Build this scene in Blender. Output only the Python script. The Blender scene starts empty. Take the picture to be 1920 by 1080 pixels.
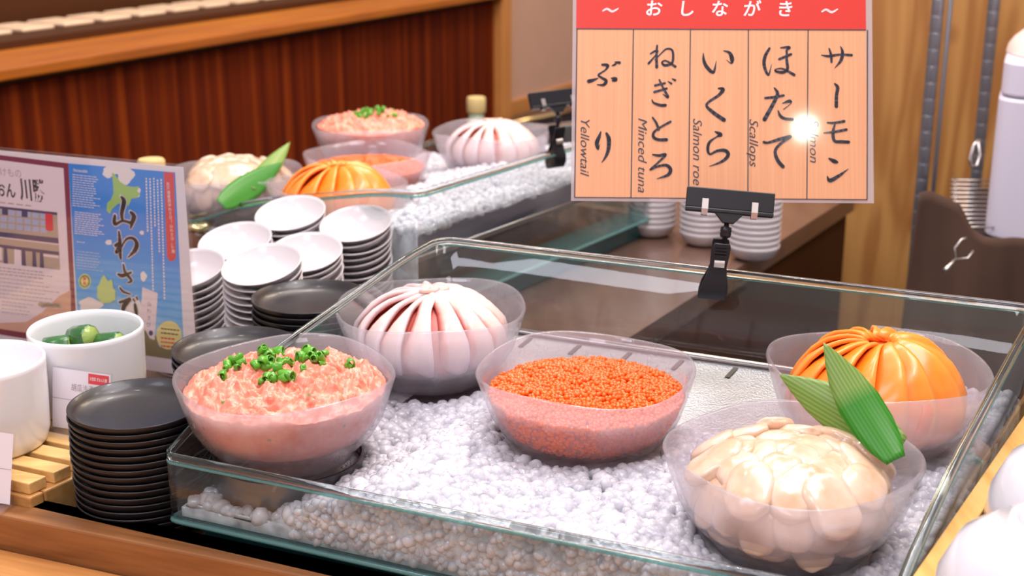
import bpy, bmesh, math, random
import numpy as np
from mathutils import Vector, Matrix, noise
random.seed(7); rng = np.random.default_rng(7)
R = math.radians
SC = bpy.context.scene
COL = SC.collection

# ------------------------------------------------------------------ camera
CAM_H = 0.5
FPX = 2550.0
PITCH = math.atan(785.0 / FPX)
cam_d = bpy.data.cameras.new('camera')
cam_d.sensor_width = 36.0
cam_d.lens = 36.0 * FPX / 1920.0
cam_d.clip_start = 0.02
cam_d.clip_end = 60
cam_d.dof.use_dof = True
cam_d.dof.focus_distance = 1.08
cam_d.dof.aperture_fstop = 8.0
cam = bpy.data.objects.new('camera', cam_d)
COL.objects.link(cam)
cam.location = (0, 0, CAM_H)
cam.rotation_euler = (math.pi / 2 - PITCH, 0, 0)
SC.camera = cam

# ------------------------------------------------------------------ view, world, lights
SC.view_settings.view_transform = 'Standard'
SC.view_settings.look = 'None'
SC.view_settings.gamma = 1.0
SC.view_settings.use_curve_mapping = False
SC.view_settings.exposure = 0.30
SC.cycles.transparent_max_bounces = 24
SC.cycles.max_bounces = 12
SC.cycles.transmission_bounces = 10
SC.cycles.caustics_reflective = False
SC.cycles.caustics_refractive = False
SC.cycles.sample_clamp_indirect = 6

w = bpy.data.worlds.new('world'); SC.world = w; w.use_nodes = True
bg = w.node_tree.nodes['Background']
bg.inputs[0].default_value = (0.80, 0.68, 0.66, 1)
bg.inputs[1].default_value = 0.62

def area(name, loc, target, size, power, color, sy=None, shape='RECTANGLE'):
    l = bpy.data.lights.new(name, 'AREA'); l.energy = power; l.color = color
    l.shape = shape; l.size = size
    if shape == 'RECTANGLE': l.size_y = sy or size
    o = bpy.data.objects.new(name, l); COL.objects.link(o)
    o.location = loc
    d = Vector(target) - Vector(loc)
    o.rotation_euler = d.to_track_quat('-Z', 'Y').to_euler()
    return o
area('ceiling_or_fill_light', (0.25, 1.15, 1.75), (0.05, 1.15, 0), 0.9, 16, (1.0, 0.93, 0.97), 0.6)
area('ceiling_or_fill_light', (-0.9, 0.6, 1.7), (-0.2, 1.3, 0), 0.5, 7, (0.86, 0.88, 1.0), 0.5)
area('ceiling_or_fill_light', (-0.2, 2.5, 1.9), (-0.3, 2.3, 0), 0.9, 15, (1.0, 0.90, 0.84), 0.6)
area('ceiling_or_fill_light', (0.5, 3.3, 1.9), (-0.6, 3.2, 0), 0.8, 22, (1.0, 0.80, 0.60), 0.6)
area('ceiling_or_fill_light', (1.0, 1.7, 1.8), (1.0, 2.4, 0), 0.5, 10, (1.0, 0.86, 0.72), 0.5)
area('ceiling_or_fill_light', (-.35, -.45, 1.45), (0, 1.3, 0), .6, 7, (.95, .93, 1.0), .5)  # added fill from the camera side to brighten the poster and other fronts
area('down_light', (.515, -.15, 1.19), (.23, 1.22, .33), .045, .5, (1.0, .90, .78), shape='DISK')
for x, y in ((-0.45, 1.5), (0.1, 1.45), (0.62, 1.35), (0.2, 0.75), (-0.35, 2.25), (0.15, 2.35)):
    area('down_light', (x, y, 1.5), (x * .9, y - .05, 0), 0.09, 1.5, (1.0, 0.93, 0.88), shape='DISK')

# ------------------------------------------------------------------ helpers
def ray(x, y):
    u = (x - 960) / FPX; v = (y - 540) / FPX
    s, c = math.sin(PITCH), math.cos(PITCH)
    return Vector((u, c - v * s, -s - v * c))
def at(x, y, d):
    return Vector((0, 0, CAM_H)) + ray(float(x), float(y)) * float(d)
def atz(x, y, z):
    r = ray(x, y)
    return Vector((0, 0, CAM_H)) + r * ((z - CAM_H) / r.z)

class MB:
    def __init__(s): s.v = []; s.f = []; s.uv = {}; s.m = []
    def add(s, vs, fs, mi=0):
        o = len(s.v); s.v.extend([tuple(p) for p in vs]); s.f.extend([tuple(i + o for i in f) for f in fs]); s.m.extend([mi] * len(fs))
        return s
    def box(s, x0, x1, y0, y1, z0, z1, M=None, mi=0):
        vs = [Vector((x, y, z)) for z in (z0, z1) for y in (y0, y1) for x in (x0, x1)]
        if M is not None: vs = [M @ v for v in vs]
        return s.add(vs, [(0, 2, 3, 1), (4, 5, 7, 6), (0, 1, 5, 4), (2, 6, 7, 3), (0, 4, 6, 2), (1, 3, 7, 5)], mi)
    def prism(s, pts, z0, z1, mi=0):
        n = len(pts)
        vs = [(p[0], p[1], z0) for p in pts] + [(p[0], p[1], z1) for p in pts]
        a = sum(pts[i][0] * pts[(i + 1) % n][1] - pts[(i + 1) % n][0] * pts[i][1] for i in range(n))
        fs = [tuple(range(n - 1, -1, -1)), tuple(range(n, 2 * n))] + [(i, (i + 1) % n, n + (i + 1) % n, n + i) for i in range(n)]
        if a < 0: fs = [tuple(reversed(f)) for f in fs]
        return s.add(vs, fs, mi)
    def lathe(s, prof, n=64, fn=None, closed=True, mi=0, c=(0, 0, 0)):
        vs = []; rows = []
        for r, z in prof:
            if r < 1e-6:
                p = Vector((0, 0, z)); 
                if fn: p = fn(p)
                rows.append([len(vs)]); vs.append(p)
            else:
                row = []
                for i in range(n):
                    a = 2 * math.pi * i / n
                    p = Vector((r * math.cos(a), r * math.sin(a), z))
                    if fn: p = fn(p)
                    row.append(len(vs)); vs.append(p)
                rows.append(row)
        fs = []
        for a, b in zip(rows[:-1], rows[1:]):
            if len(a) == 1 and len(b) == 1: continue
            for i in range(n):
                j = (i + 1) % n
                if len(a) == 1: fs.append((a[0], b[j], b[i]))
                elif len(b) == 1: fs.append((a[i], a[j], b[0]))
                else: fs.append((a[i], a[j], b[j], b[i]))
        return s.add([v + Vector(c) for v in vs], fs, mi)
    def tube(s, path, r, n=10, cap=True, closed=False, mi=0):
        path = [Vector(p) for p in path]; N = len(path)
        rr = r if isinstance(r, (list, tuple)) else [r] * N
        up = Vector((0, 0, 1)); vs = []; prev = None
        for i, p in enumerate(path):
            if closed: t = path[(i + 1) % N] - path[i - 1]
            else: t = path[min(i + 1, N - 1)] - path[max(i - 1, 0)]
            t.normalize()
            if prev is None:
                a = up if abs(t.z) < .9 else Vector((1, 0, 0))
                u = t.cross(a).normalized()
            else:
                u = (prev - t * prev.dot(t)).normalized()
            prev = u; v = t.cross(u)
            for k in range(n):
                an = 2 * math.pi * k / n
                vs.append(p + (u * math.cos(an) + v * math.sin(an)) * rr[i])
        fs = []
        for i in range(N if closed else N - 1):
            for k in range(n):
                a = i * n + k; b = i * n + (k + 1) % n; j = (i + 1) % N
                fs.append((a, b, j * n + (k + 1) % n, j * n + k))
        if cap and not closed:
            fs.append(tuple(range(n - 1, -1, -1))); fs.append(tuple(range((N - 1) * n, N * n)))
        return s.add(vs, fs, mi)
    def xf(s, M):
        s.v = [tuple(M @ Vector(p)) for p in s.v]; return s
    def build(s, name, mat, parent=None, smooth=True, bevel=0, auto=None, recalc=True):
        me = bpy.data.meshes.new(name); me.from_pydata(s.v, [], s.f)
        mats = mat if isinstance(mat, (list, tuple)) else [mat]
        for m in mats: me.materials.append(m)
        if len(mats) > 1: me.polygons.foreach_set('material_index', s.m)
        if recalc:
            bm = bmesh.new(); bm.from_mesh(me); bmesh.ops.recalc_face_normals(bm, faces=bm.faces); bm.to_mesh(me); bm.free()
        if smooth:
            me.polygons.foreach_set('use_smooth', [True] * len(me.polygons))
            if auto: me.set_sharp_from_angle(angle=R(auto))
        me.update()
        o = bpy.data.objects.new(name, me); COL.objects.link(o)
        if parent: o.parent = parent
        if bevel:
            b = o.modifiers.new('bevel', 'BEVEL'); b.width = bevel; b.segments = 2; b.limit_method = 'ANGLE'; b.angle_limit = R(40)
        return o

def tag(o, label=None, cat=None, group=None, kind=None):
    if label: o['label'] = label
    if cat: o['category'] = cat
    if group: o['group'] = group
    if kind: o['kind'] = kind
    return o
def empty(name, loc=(0, 0, 0), rz=0, label=None, cat=None, group=None):
    o = bpy.data.objects.new(name, None); o.empty_display_size = .02
    COL.objects.link(o); o.location = loc; o.rotation_euler = (0, 0, rz)
    return tag(o, label, cat, group)
def copy_tree(o, parent=None):
    c = o.copy(); COL.objects.link(c)
    if parent: c.parent = parent
    for ch in [x for x in o.children]: copy_tree(ch, c)
    return c
def np_mesh(name, V, F, mat, parent=None, smooth=True):
    me = bpy.data.meshes.new(name)
    me.vertices.add(len(V)); me.vertices.foreach_set('co', np.asarray(V, dtype=np.float32).ravel())
    k = F.shape[1]
    me.loops.add(F.size); me.loops.foreach_set('vertex_index', F.ravel().astype(np.int32))
    me.polygons.add(len(F)); me.polygons.foreach_set('loop_start', np.arange(0, F.size, k, dtype=np.int32))
    me.polygons.foreach_set('loop_total', np.full(len(F), k, dtype=np.int32))
    me.polygons.foreach_set('use_smooth', np.full(len(F), smooth))
    me.materials.append(mat); me.update(calc_edges=True); me.validate()
    o = bpy.data.objects.new(name, me); COL.objects.link(o)
    if parent: o.parent = parent
    return o
def ico(sub):
    bm = bmesh.new(); bmesh.ops.create_icosphere(bm, subdivisions=sub, radius=1)
    V = np.array([v.co[:] for v in bm.verts]); F = np.array([[v.index for v in f.verts] for f in bm.faces]); bm.free()
    return V, F
ICO1 = ico(1); ICO2 = ico(2)
def scatter(centres, radii, base=ICO2, squash=None, jitter=0.0):
    bv, bf = base; n = len(centres)
    q = rng.normal(size=(n, 4)); q /= np.linalg.norm(q, axis=1, keepdims=True)
    a, b, c, d = q.T
    Rm = np.stack([1 - 2 * (c * c + d * d), 2 * (b * c - a * d), 2 * (b * d + a * c), 2 * (b * c + a * d), 1 - 2 * (b * b + d * d), 2 * (c * d - a * b), 2 * (b * d - a * c), 2 * (c * d + a * b), 1 - 2 * (b * b + c * c)], 1).reshape(n, 3, 3)
    V = np.repeat(bv[None], n, 0)
    if squash: V = V * rng.uniform(squash[0], squash[1], size=(n, 1, 3))
    if jitter: V = V * (1 + rng.uniform(-jitter, jitter, size=(n, len(bv), 1)))
    V = np.einsum('nij,nkj->nki', Rm, V) * np.asarray(radii)[:, None, None] + np.asarray(centres)[:, None, :]
    F = (bf[None] + (np.arange(n) * len(bv))[:, None, None])
    return V.reshape(-1, 3), F.reshape(-1, 3)

# ------------------------------------------------------------------ materials
MT = {}
def mat(name):
    m = bpy.data.materials.new(name); m.use_nodes = True; nt = m.node_tree
    MT[name] = m
    return m, nt, nt.nodes['Principled BSDF']
def N(nt, t, **k):
    n = nt.nodes.new(t)
    for a, b in k.items(): setattr(n, a, b)
    return n
def plain(name, col, rough=.5, metal=0, spec=.5, sss=0, sr=(1, .4, .25), sscale=.004, coat=0, noise_amt=0, nscale=60, bump=0, bscale=200, trans=0, ior=1.45):
    m, nt, p = mat(name)
    p.inputs['Base Color'].default_value = (*col, 1); p.inputs['Roughness'].default_value = rough
    p.inputs['Metallic'].default_value = metal; p.inputs['Specular IOR Level'].default_value = spec
    p.inputs['IOR'].default_value = ior
    if sss:
        p.inputs['Subsurface Weight'].default_value = sss; p.inputs['Subsurface Radius'].default_value = sr; p.inputs['Subsurface Scale'].default_value = sscale
    if coat: p.inputs['Coat Weight'].default_value = coat; p.inputs['Coat Roughness'].default_value = .06
    if trans: p.inputs['Transmission Weight'].default_value = trans
    tc = N(nt, 'ShaderNodeTexCoord')
    if noise_amt:
        nz = N(nt, 'ShaderNodeTexNoise'); nz.inputs['Scale'].default_value = nscale; nz.inputs['Detail'].default_value = 4
        nt.links.new(tc.outputs['Object'], nz.inputs['Vector'])
        mx = N(nt, 'ShaderNodeMix', data_type='RGBA'); nt.links.new(nz.outputs['Fac'], mx.inputs['Factor'])
        mx.inputs['A'].default_value = (*[c * (1 - noise_amt) for c in col], 1); mx.inputs['B'].default_value = (*[min(1, c * (1 + noise_amt)) for c in col], 1)
        nt.links.new(mx.outputs['Result'], p.inputs['Base Color'])
    if bump:
        nb = N(nt, 'ShaderNodeTexNoise'); nb.inputs['Scale'].default_value = bscale; nb.inputs['Detail'].default_value = 3
        nt.links.new(tc.outputs['Object'], nb.inputs['Vector'])
        bp = N(nt, 'ShaderNodeBump'); bp.inputs['Strength'].default_value = bump; bp.inputs['Distance'].default_value = .001
        nt.links.new(nb.outputs['Fac'], bp.inputs['Height']); nt.links.new(bp.outputs['Normal'], p.inputs['Normal'])
    return m

def wood(name, c1, c2, c3, along='X', scale=1.0, rough=.4, rot=0, grain=1.0, coat=0):
    """stretched noise grain along one object axis"""
    m, nt, p = mat(name)
    tc = N(nt, 'ShaderNodeTexCoord'); mp = N(nt, 'ShaderNodeMapping')
    s = {'X': (2, 26, 26), 'Y': (26, 2, 26), 'Z': (26, 26, 2)}[along]
    mp0 = N(nt, 'ShaderNodeMapping'); mp0.inputs['Rotation'].default_value = (0, 0, rot)
    nt.links.new(tc.outputs['Object'], mp0.inputs['Vector'])
    mp.inputs['Scale'].default_value = [v * scale for v in s]
    nt.links.new(mp0.outputs['Vector'], mp.inputs['Vector'])
    n1 = N(nt, 'ShaderNodeTexNoise'); n1.inputs['Scale'].default_value = 1; n1.inputs['Detail'].default_value = 6; n1.inputs['Distortion'].default_value = .6
    nt.links.new(mp.outputs['Vector'], n1.inputs['Vector'])
    n2 = N(nt, 'ShaderNodeTexNoise'); n2.inputs['Scale'].default_value = 5; n2.inputs['Detail'].default_value = 4
    nt.links.new(mp.outputs['Vector'], n2.inputs['Vector'])
    rp = N(nt, 'ShaderNodeValToRGB'); e = rp.color_ramp.elements
    e[0].position = .3; e[0].color = (*c1, 1); e[1].position = .72; e[1].color = (*c3, 1)
    k = e.new(.5); k.color = (*c2, 1)
    ad = N(nt, 'ShaderNodeMath', operation='MULTIPLY_ADD'); ad.inputs[1].default_value = .35 * grain
    sb = N(nt, 'ShaderNodeMath', operation='SUBTRACT'); sb.inputs[1].default_value = .17 * grain
    nt.links.new(n2.outputs['Fac'], ad.inputs[0]); nt.links.new(n1.outputs['Fac'], sb.inputs[0]); nt.links.new(sb.outputs[0], ad.inputs[2])
    nt.links.new(ad.outputs[0], rp.inputs['Fac']); nt.links.new(rp.outputs['Color'], p.inputs['Base Color'])
    p.inputs['Roughness'].default_value = rough
    if coat: p.inputs['Coat Weight'].default_value = coat; p.inputs['Coat Roughness'].default_value = .1
    return m

def schlick(nt, f0=.04, normal=None, mx=1.0):
    lw = N(nt, 'ShaderNodeLayerWeight'); lw.inputs['Blend'].default_value = .5
    pw = N(nt, 'ShaderNodeMath', operation='POWER'); pw.inputs[1].default_value = 5
    ma = N(nt, 'ShaderNodeMath', operation='MULTIPLY_ADD'); ma.inputs[1].default_value = (1 - f0) * mx; ma.inputs[2].default_value = f0
    nt.links.new(lw.outputs['Facing'], pw.inputs[0]); nt.links.new(pw.outputs[0], ma.inputs[0])
    if normal is not None: nt.links.new(normal, lw.inputs['Normal'])
    return ma
def sheet_glass(name, tint=(.93, .975, .97), haze=.03, hazecol=(.8, .84, .86), rough=.02):
    m, nt, p = mat(name); nt.nodes.remove(p); out = nt.nodes['Material Output']
    tr = N(nt, 'ShaderNodeBsdfTransparent'); tr.inputs[0].default_value = (*tint, 1)
    gl = N(nt, 'ShaderNodeBsdfGlossy'); gl.inputs['Roughness'].default_value = rough
    fr = schlick(nt)
    df = N(nt, 'ShaderNodeBsdfDiffuse'); df.inputs[0].default_value = (*hazecol, 1)
    m1 = N(nt, 'ShaderNodeMixShader'); m1.inputs[0].default_value = haze
    m2 = N(nt, 'ShaderNodeMixShader')
    nt.links.new(tr.outputs[0], m1.inputs[1]); nt.links.new(df.outputs[0], m1.inputs[2])
    nt.links.new(fr.outputs[0], m2.inputs[0]); nt.links.new(m1.outputs[0], m2.inputs[1]); nt.links.new(gl.outputs[0], m2.inputs[2])
    nt.links.new(m2.outputs[0], out.inputs[0]); return m

def frosted(name, tint=(.93, .92, .95), body=.235, col=(.88, .87, .93)):
    m, nt, p = mat(name); nt.nodes.remove(p); out = nt.nodes['Material Output']
    tc = N(nt, 'ShaderNodeTexCoord')
    tr = N(nt, 'ShaderNodeBsdfTransparent'); tr.inputs[0].default_value = (*tint, 1)
    df = N(nt, 'ShaderNodeBsdfDiffuse'); df.inputs[0].default_value = (*col, 1)
    tl = N(nt, 'ShaderNodeBsdfTranslucent'); tl.inputs[0].default_value = (*col, 1)
    gl = N(nt, 'ShaderNodeBsdfGlossy'); gl.inputs['Roughness'].default_value = .12
    nz = N(nt, 'ShaderNodeTexNoise'); nz.inputs['Scale'].default_value = 55; nz.inputs['Detail'].default_value = 3
    mp = N(nt, 'ShaderNodeMapping'); mp.inputs['Scale'].default_value = (1, 1, .35)
    nt.links.new(tc.outputs['Object'], mp.inputs['Vector']); nt.links.new(mp.outputs[0], nz.inputs['Vector'])
    bp = N(nt, 'ShaderNodeBump'); bp.inputs['Strength'].default_value = .35; bp.inputs['Distance'].default_value = .002
    nt.links.new(nz.outputs['Fac'], bp.inputs['Height'])
    nt.links.new(bp.outputs[0], gl.inputs['Normal']); fr = schlick(nt, .04, bp.outputs[0], .7)
    a = N(nt, 'ShaderNodeMixShader'); a.inputs[0].default_value = .6
    nt.links.new(df.outputs[0], a.inputs[1]); nt.links.new(tl.outputs[0], a.inputs[2])
    mr = N(nt, 'ShaderNodeMapRange'); mr.inputs['To Min'].default_value = body - .07; mr.inputs['To Max'].default_value = body + .09
    nt.links.new(nz.outputs['Fac'], mr.inputs['Value'])
    b = N(nt, 'ShaderNodeMixShader'); nt.links.new(mr.outputs[0], b.inputs[0])
    nt.links.new(tr.outputs[0], b.inputs[1]); nt.links.new(a.outputs[0], b.inputs[2])
    c = N(nt, 'ShaderNodeMixShader'); nt.links.new(fr.outputs[0], c.inputs[0]); nt.links.new(b.outputs[0], c.inputs[1]); nt.links.new(gl.outputs[0], c.inputs[2])
    nt.links.new(c.outputs[0], out.inputs[0]); return m

M_case = sheet_glass('case_glass', (.955, .985, .985), .012)
M_rim = plain('rim_glass', (.86, .97, .96), .03, trans=1, ior=1.5)
M_edge = sheet_glass('edge_glass', (.55, .85, .83), .35, (.25, .55, .54), .05)
M_bowl = frosted('frosted_glass')
M_foot = frosted('clear_foot_glass', (.9, .9, .93), .25, (.75, .75, .8))
M_plinth = plain('dark_teal_glass', (.018, .075, .085), .12, coat=.5)
M_ice = None
def ice_mat():
    m, nt, p = mat('ice'); out = nt.nodes['Material Output']; nt.nodes.remove(p)
    df = N(nt, 'ShaderNodeBsdfDiffuse'); df.inputs[0].default_value = (.955, .95, 1, 1)
    tl = N(nt, 'ShaderNodeBsdfTranslucent'); tl.inputs[0].default_value = (.955, .95, 1, 1)
    tr = N(nt, 'ShaderNodeBsdfTransparent'); tr.inputs[0].default_value = (.97, .97, 1, 1)
    gl = N(nt, 'ShaderNodeBsdfGlossy'); gl.inputs['Roughness'].default_value = .07
    tc = N(nt, 'ShaderNodeTexCoord'); nz = N(nt, 'ShaderNodeTexNoise'); nz.inputs['Scale'].default_value = 110; nz.inputs['Detail'].default_value = 3
    nt.links.new(tc.outputs['Object'], nz.inputs['Vector'])
    bp = N(nt, 'ShaderNodeBump'); bp.inputs['Strength'].default_value = .7; bp.inputs['Distance'].default_value = .003
    nt.links.new(nz.outputs['Fac'], bp.inputs['Height']); nt.links.new(bp.outputs[0], gl.inputs['Normal'])
    fr = schlick(nt, .05, bp.outputs[0], .8)
    a = N(nt, 'ShaderNodeMixShader'); a.inputs[0].default_value = .35
    nt.links.new(df.outputs[0], a.inputs[1]); nt.links.new(tl.outputs[0], a.inputs[2])
    mr = N(nt, 'ShaderNodeMapRange'); mr.inputs['From Min'].default_value = .35; mr.inputs['From Max'].default_value = .65; mr.inputs['To Min'].default_value = .42; mr.inputs['To Max'].default_value = .90
    n2 = N(nt, 'ShaderNodeTexNoise'); n2.inputs['Scale'].default_value = 60; nt.links.new(tc.outputs['Object'], n2.inputs['Vector']); nt.links.new(n2.outputs['Fac'], mr.inputs['Value'])
    b = N(nt, 'ShaderNodeMixShader'); nt.links.new(mr.outputs[0], b.inputs[0]); nt.links.new(tr.outputs[0], b.inputs[1]); nt.links.new(a.outputs[0], b.inputs[2])
    c = N(nt, 'ShaderNodeMixShader'); nt.links.new(fr.outputs[0], c.inputs[0]); nt.links.new(b.outputs[0], c.inputs[1]); nt.links.new(gl.outputs[0], c.inputs[2])
    nt.links.new(c.outputs[0], out.inputs[0])
    return m
M_ice = ice_mat()
M_roe = plain('roe', (.92, .135, .003), .08, sss=.15, sr=(1, .3, .05), sscale=.002, coat=.4)
M_roe_body = plain('roe_body', (.88, .13, .006), .25, bump=.8, bscale=260)
M_white = plain('white_porcelain', (.64, .60, .62), .2, coat=.25)
M_whitebowl = plain('white_bowl_glaze', (.68, .68, .74), .12, coat=.4, bump=.25, bscale=30)
M_pot = plain('white_pot_glaze', (.84, .84, .87), .14, coat=.3)
M_black = plain('black_plate_glaze', (.015, .012, .014), .36, coat=.12, noise_amt=.3, nscale=30, bump=.15, bscale=120)
M_blackp = plain('black_plastic', (.010, .010, .014), .32)
M_metal = plain('brushed_metal', (.62, .58, .56), .3, metal=1)
M_steelpost = plain('chrome', (.26, .27, .31), .35, metal=.7)
M_steel = plain('steel_tray', (.42, .43, .46), .38, metal=1, bump=.9, bscale=500)
M_riser = plain('dark_steel_ring', (.20, .19, .20), .35, metal=1)
M_stone = wood('counter_laminate', (.105, .055, .040), (.14, .078, .058), (.17, .098, .074), 'Y', .5, .22, coat=.4)
M_dark = plain('dark_shelf', (.035, .032, .045), .25, coat=.3)
M_greybase = plain('grey_glass_base', (.10, .13, .15), .1, coat=.5)
M_railwood = wood('rail_wood', (.17, .06, .016), (.29, .115, .036), (.38, .17, .062), 'X', 1.4, .45)
M_ledgewood = wood('ledge_wood', (.40, .15, .035), (.55, .23, .065), (.66, .31, .10), 'X', 1.5, .4)
M_slatwood = wood('slat_wood', (.62, .34, .10), (.80, .50, .19), (.88, .60, .27), 'X', 2.0, .45)
M_framewood = wood('frame_wood', (.50, .24, .07), (.62, .32, .10), (.70, .40, .15), 'X', 2.0, .45)
M_traywood = wood('tray_wood', (.58, .30, .07), (.74, .42, .12), (.82, .52, .19), 'Y', 1.5, .4)
M_trim = wood('counter_trim_wood', (.26, .060, .0015), (.38, .105, .002), (.50, .17, .005), 'Y', .6, .45, coat=.05)
M_darkwood = plain('dark_brown_wood', (.065, .020, .005), .6, spec=.2)
M_post = plain('post_wood', (.62, .27, .07), .5, noise_amt=.12, nscale=12)
M_beige = plain('beige_plaster', (.66, .42, .31), .7, noise_amt=.06, nscale=14)
M_tile = plain('pale_tile', (.85, .62, .42), .35, noise_amt=.08, nscale=60)
M_gold = plain('gold_strip', (.85, .68, .35), .25, metal=1)
M_floor = plain('floor_brown', (.10, .05, .03), .6)
M_cloth = plain('brown_cloth', (.085, .045, .03), .9, noise_amt=.15, nscale=20)
M_machine = plain('machine_white', (.70, .66, .78), .35)
M_machine_top = plain('machine_top', (.85, .68, .62), .35)
M_tubered = plain('salmon_print', (.75, .42, .32), .6)

def slat_panel():
    m, nt, p = mat('red_brown_ribbed_panel')
    tc = N(nt, 'ShaderNodeTexCoord'); mp = N(nt, 'ShaderNodeMapping'); mp.inputs['Scale'].default_value = (1, 34, .5)
    nt.links.new(tc.outputs['Object'], mp.inputs['Vector'])
    n1 = N(nt, 'ShaderNodeTexNoise', noise_dimensions='3D'); n1.inputs['Scale'].default_value = 1; n1.inputs['Detail'].default_value = 3
    nt.links.new(mp.outputs[0], n1.inputs['Vector'])
    rp = N(nt, 'ShaderNodeValToRGB'); e = rp.color_ramp.elements
    e[0].position = .32; e[0].color = (.066, .0055, .0006, 1); e[1].position = .72; e[1].color = (.27, .045, .002, 1)
    k = e.new(.52); k.color = (.125, .015, .0010, 1)
    nt.links.new(n1.outputs['Fac'], rp.inputs['Fac']); nt.links.new(rp.outputs[0], p.inputs['Base Color'])
    p.inputs['Roughness'].default_value = .75; p.inputs['Specular IOR Level'].default_value = .12
    return m
M_panel = slat_panel()

def pine():
    m, nt, p = mat('knotty_pine')
    tc = N(nt, 'ShaderNodeTexCoord'); mp = N(nt, 'ShaderNodeMapping'); mp.inputs['Scale'].default_value = (9, 9, 1.1)
    nt.links.new(tc.outputs['Object'], mp.inputs['Vector'])
    n1 = N(nt, 'ShaderNodeTexNoise'); n1.inputs['Scale'].default_value = 1.2; n1.inputs['Detail'].default_value = 2; n1.inputs['Distortion'].default_value = .8
    nt.links.new(mp.outputs[0], n1.inputs['Vector'])
    wv = N(nt, 'ShaderNodeMath', operation='MULTIPLY'); wv.inputs[1].default_value = 26
    sn = N(nt, 'ShaderNodeMath', operation='SINE'); nt.links.new(n1.outputs['Fac'], wv.inputs[0]); nt.links.new(wv.outputs[0], sn.inputs[0])
    rp = N(nt, 'ShaderNodeValToRGB'); e = rp.color_ramp.elements
    e[0].position = .0; e[0].color = (.40, .17, .045, 1); e[1].position = 1; e[1].color = (.56, .28, .085, 1)
    mr = N(nt, 'ShaderNodeMapRange'); mr.inputs['From Min'].default_value = -1; nt.links.new(sn.outputs[0], mr.inputs['Value'])
    nt.links.new(mr.outputs[0], rp.inputs['Fac'])
    vo = N(nt, 'ShaderNodeTexVoronoi'); vo.inputs['Scale'].default_value = 4.0
    mp2 = N(nt, 'ShaderNodeMapping'); mp2.inputs['Scale'].default_value = (1.4, 1.4, 1.0); nt.links.new(tc.outputs['Object'], mp2.inputs['Vector']); nt.links.new(mp2.outputs[0], vo.inputs['Vector'])
    kr = N(nt, 'ShaderNodeMapRange'); kr.inputs['From Min'].default_value = .05; kr.inputs['From Max'].default_value = .14; kr.inputs['To Min'].default_value = 1; kr.inputs['To Max'].default_value = 0
    nt.links.new(vo.outputs['Distance'], kr.inputs['Value'])
    mx = N(nt, 'ShaderNodeMix', data_type='RGBA'); nt.links.new(kr.outputs[0], mx.inputs['Factor']); nt.links.new(rp.outputs[0], mx.inputs['A']); mx.inputs['B'].default_value = (.20, .06, .015, 1)
    nt.links.new(mx.outputs['Result'], p.inputs['Base Color']); p.inputs['Roughness'].default_value = .45
    return m
M_pine = pine()

def uvramp(name, stops, rough=.30, sss=.3, stripe=None, axis='Y', sr=(1, .35, .2), coat=.12, noisy=.35, ncol=(1, 1, 1), nscale=120):
    m, nt, p = mat(name)
    uv = N(nt, 'ShaderNodeUVMap'); sx = N(nt, 'ShaderNodeSeparateXYZ'); nt.links.new(uv.outputs[0], sx.inputs[0])
    tc = N(nt, 'ShaderNodeTexCoord'); nz = N(nt, 'ShaderNodeTexNoise'); nz.inputs['Scale'].default_value = nscale; nz.inputs['Detail'].default_value = 3
    nt.links.new(tc.outputs['Object'], nz.inputs['Vector'])
    ad = N(nt, 'ShaderNodeMath', operation='MULTIPLY_ADD'); ad.inputs[1].default_value = .22
    nt.links.new(nz.outputs['Fac'], ad.inputs[0]); nt.links.new(sx.outputs[axis], ad.inputs[2])
    sb = N(nt, 'ShaderNodeMath', operation='SUBTRACT'); sb.inputs[1].default_value = .11; nt.links.new(ad.outputs[0], sb.inputs[0])
    rp = N(nt, 'ShaderNodeValToRGB'); e = rp.color_ramp.elements
    e[0].position = stops[0][0]; e[0].color = (*stops[0][1], 1); e[1].position = stops[-1][0]; e[1].color = (*stops[-1][1], 1)
    for ps, c in stops[1:-1]: k = e.new(ps); k.color = (*c, 1)
    nt.links.new(sb.outputs[0], rp.inputs['Fac']); 
    n2 = N(nt, 'ShaderNodeTexNoise'); n2.inputs['Scale'].default_value = nscale * .45; n2.inputs['Detail'].default_value = 4
    nt.links.new(tc.outputs['Object'], n2.inputs['Vector'])
    mr = N(nt, 'ShaderNodeMapRange'); mr.inputs['From Min'].default_value = .5; mr.inputs['From Max'].default_value = .75; mr.inputs['To Max'].default_value = noisy
    nt.links.new(n2.outputs['Fac'], mr.inputs['Value'])
    mx = N(nt, 'ShaderNodeMix', data_type='RGBA'); nt.links.new(mr.outputs[0], mx.inputs['Factor']); nt.links.new(rp.outputs[0], mx.inputs['A']); mx.inputs['B'].default_value = (*ncol, 1)
    nt.links.new(mx.outputs['Result'], p.inputs['Base Color'])
    p.inputs['Roughness'].default_value = rough; p.inputs['Coat Weight'].default_value = coat; p.inputs['Coat Roughness'].default_value = .12
    p.inputs['Subsurface Weight'].default_value = sss; p.inputs['Subsurface Radius'].default_value = sr; p.inputs['Subsurface Scale'].default_value = .004
    return m
M_yellowtail = uvramp('yellowtail_flesh', [(0, (.62, .12, .09)), (.16, (.72, .30, .25)), (.32, (.84, .58, .52)), (.72, (.88, .68, .62)), (.86, (.82, .64, .62)), (1, (.80, .68, .70))], noisy=.25, ncol=(.92, .78, .74))
M_yt_core = plain('yellowtail_core', (.60, .13, .10), .35, sss=.2)
M_salmon = uvramp('salmon_flesh', [(0, (.80, .13, .015)), (.2, (.93, .19, .010)), (.6, (.97, .24, .012)), (1, (.97, .34, .05))], noisy=.3, ncol=(1, .40, .09), nscale=90)
M_sa_core = plain('salmon_core', (.80, .16, .06), .35, sss=.2)
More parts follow.
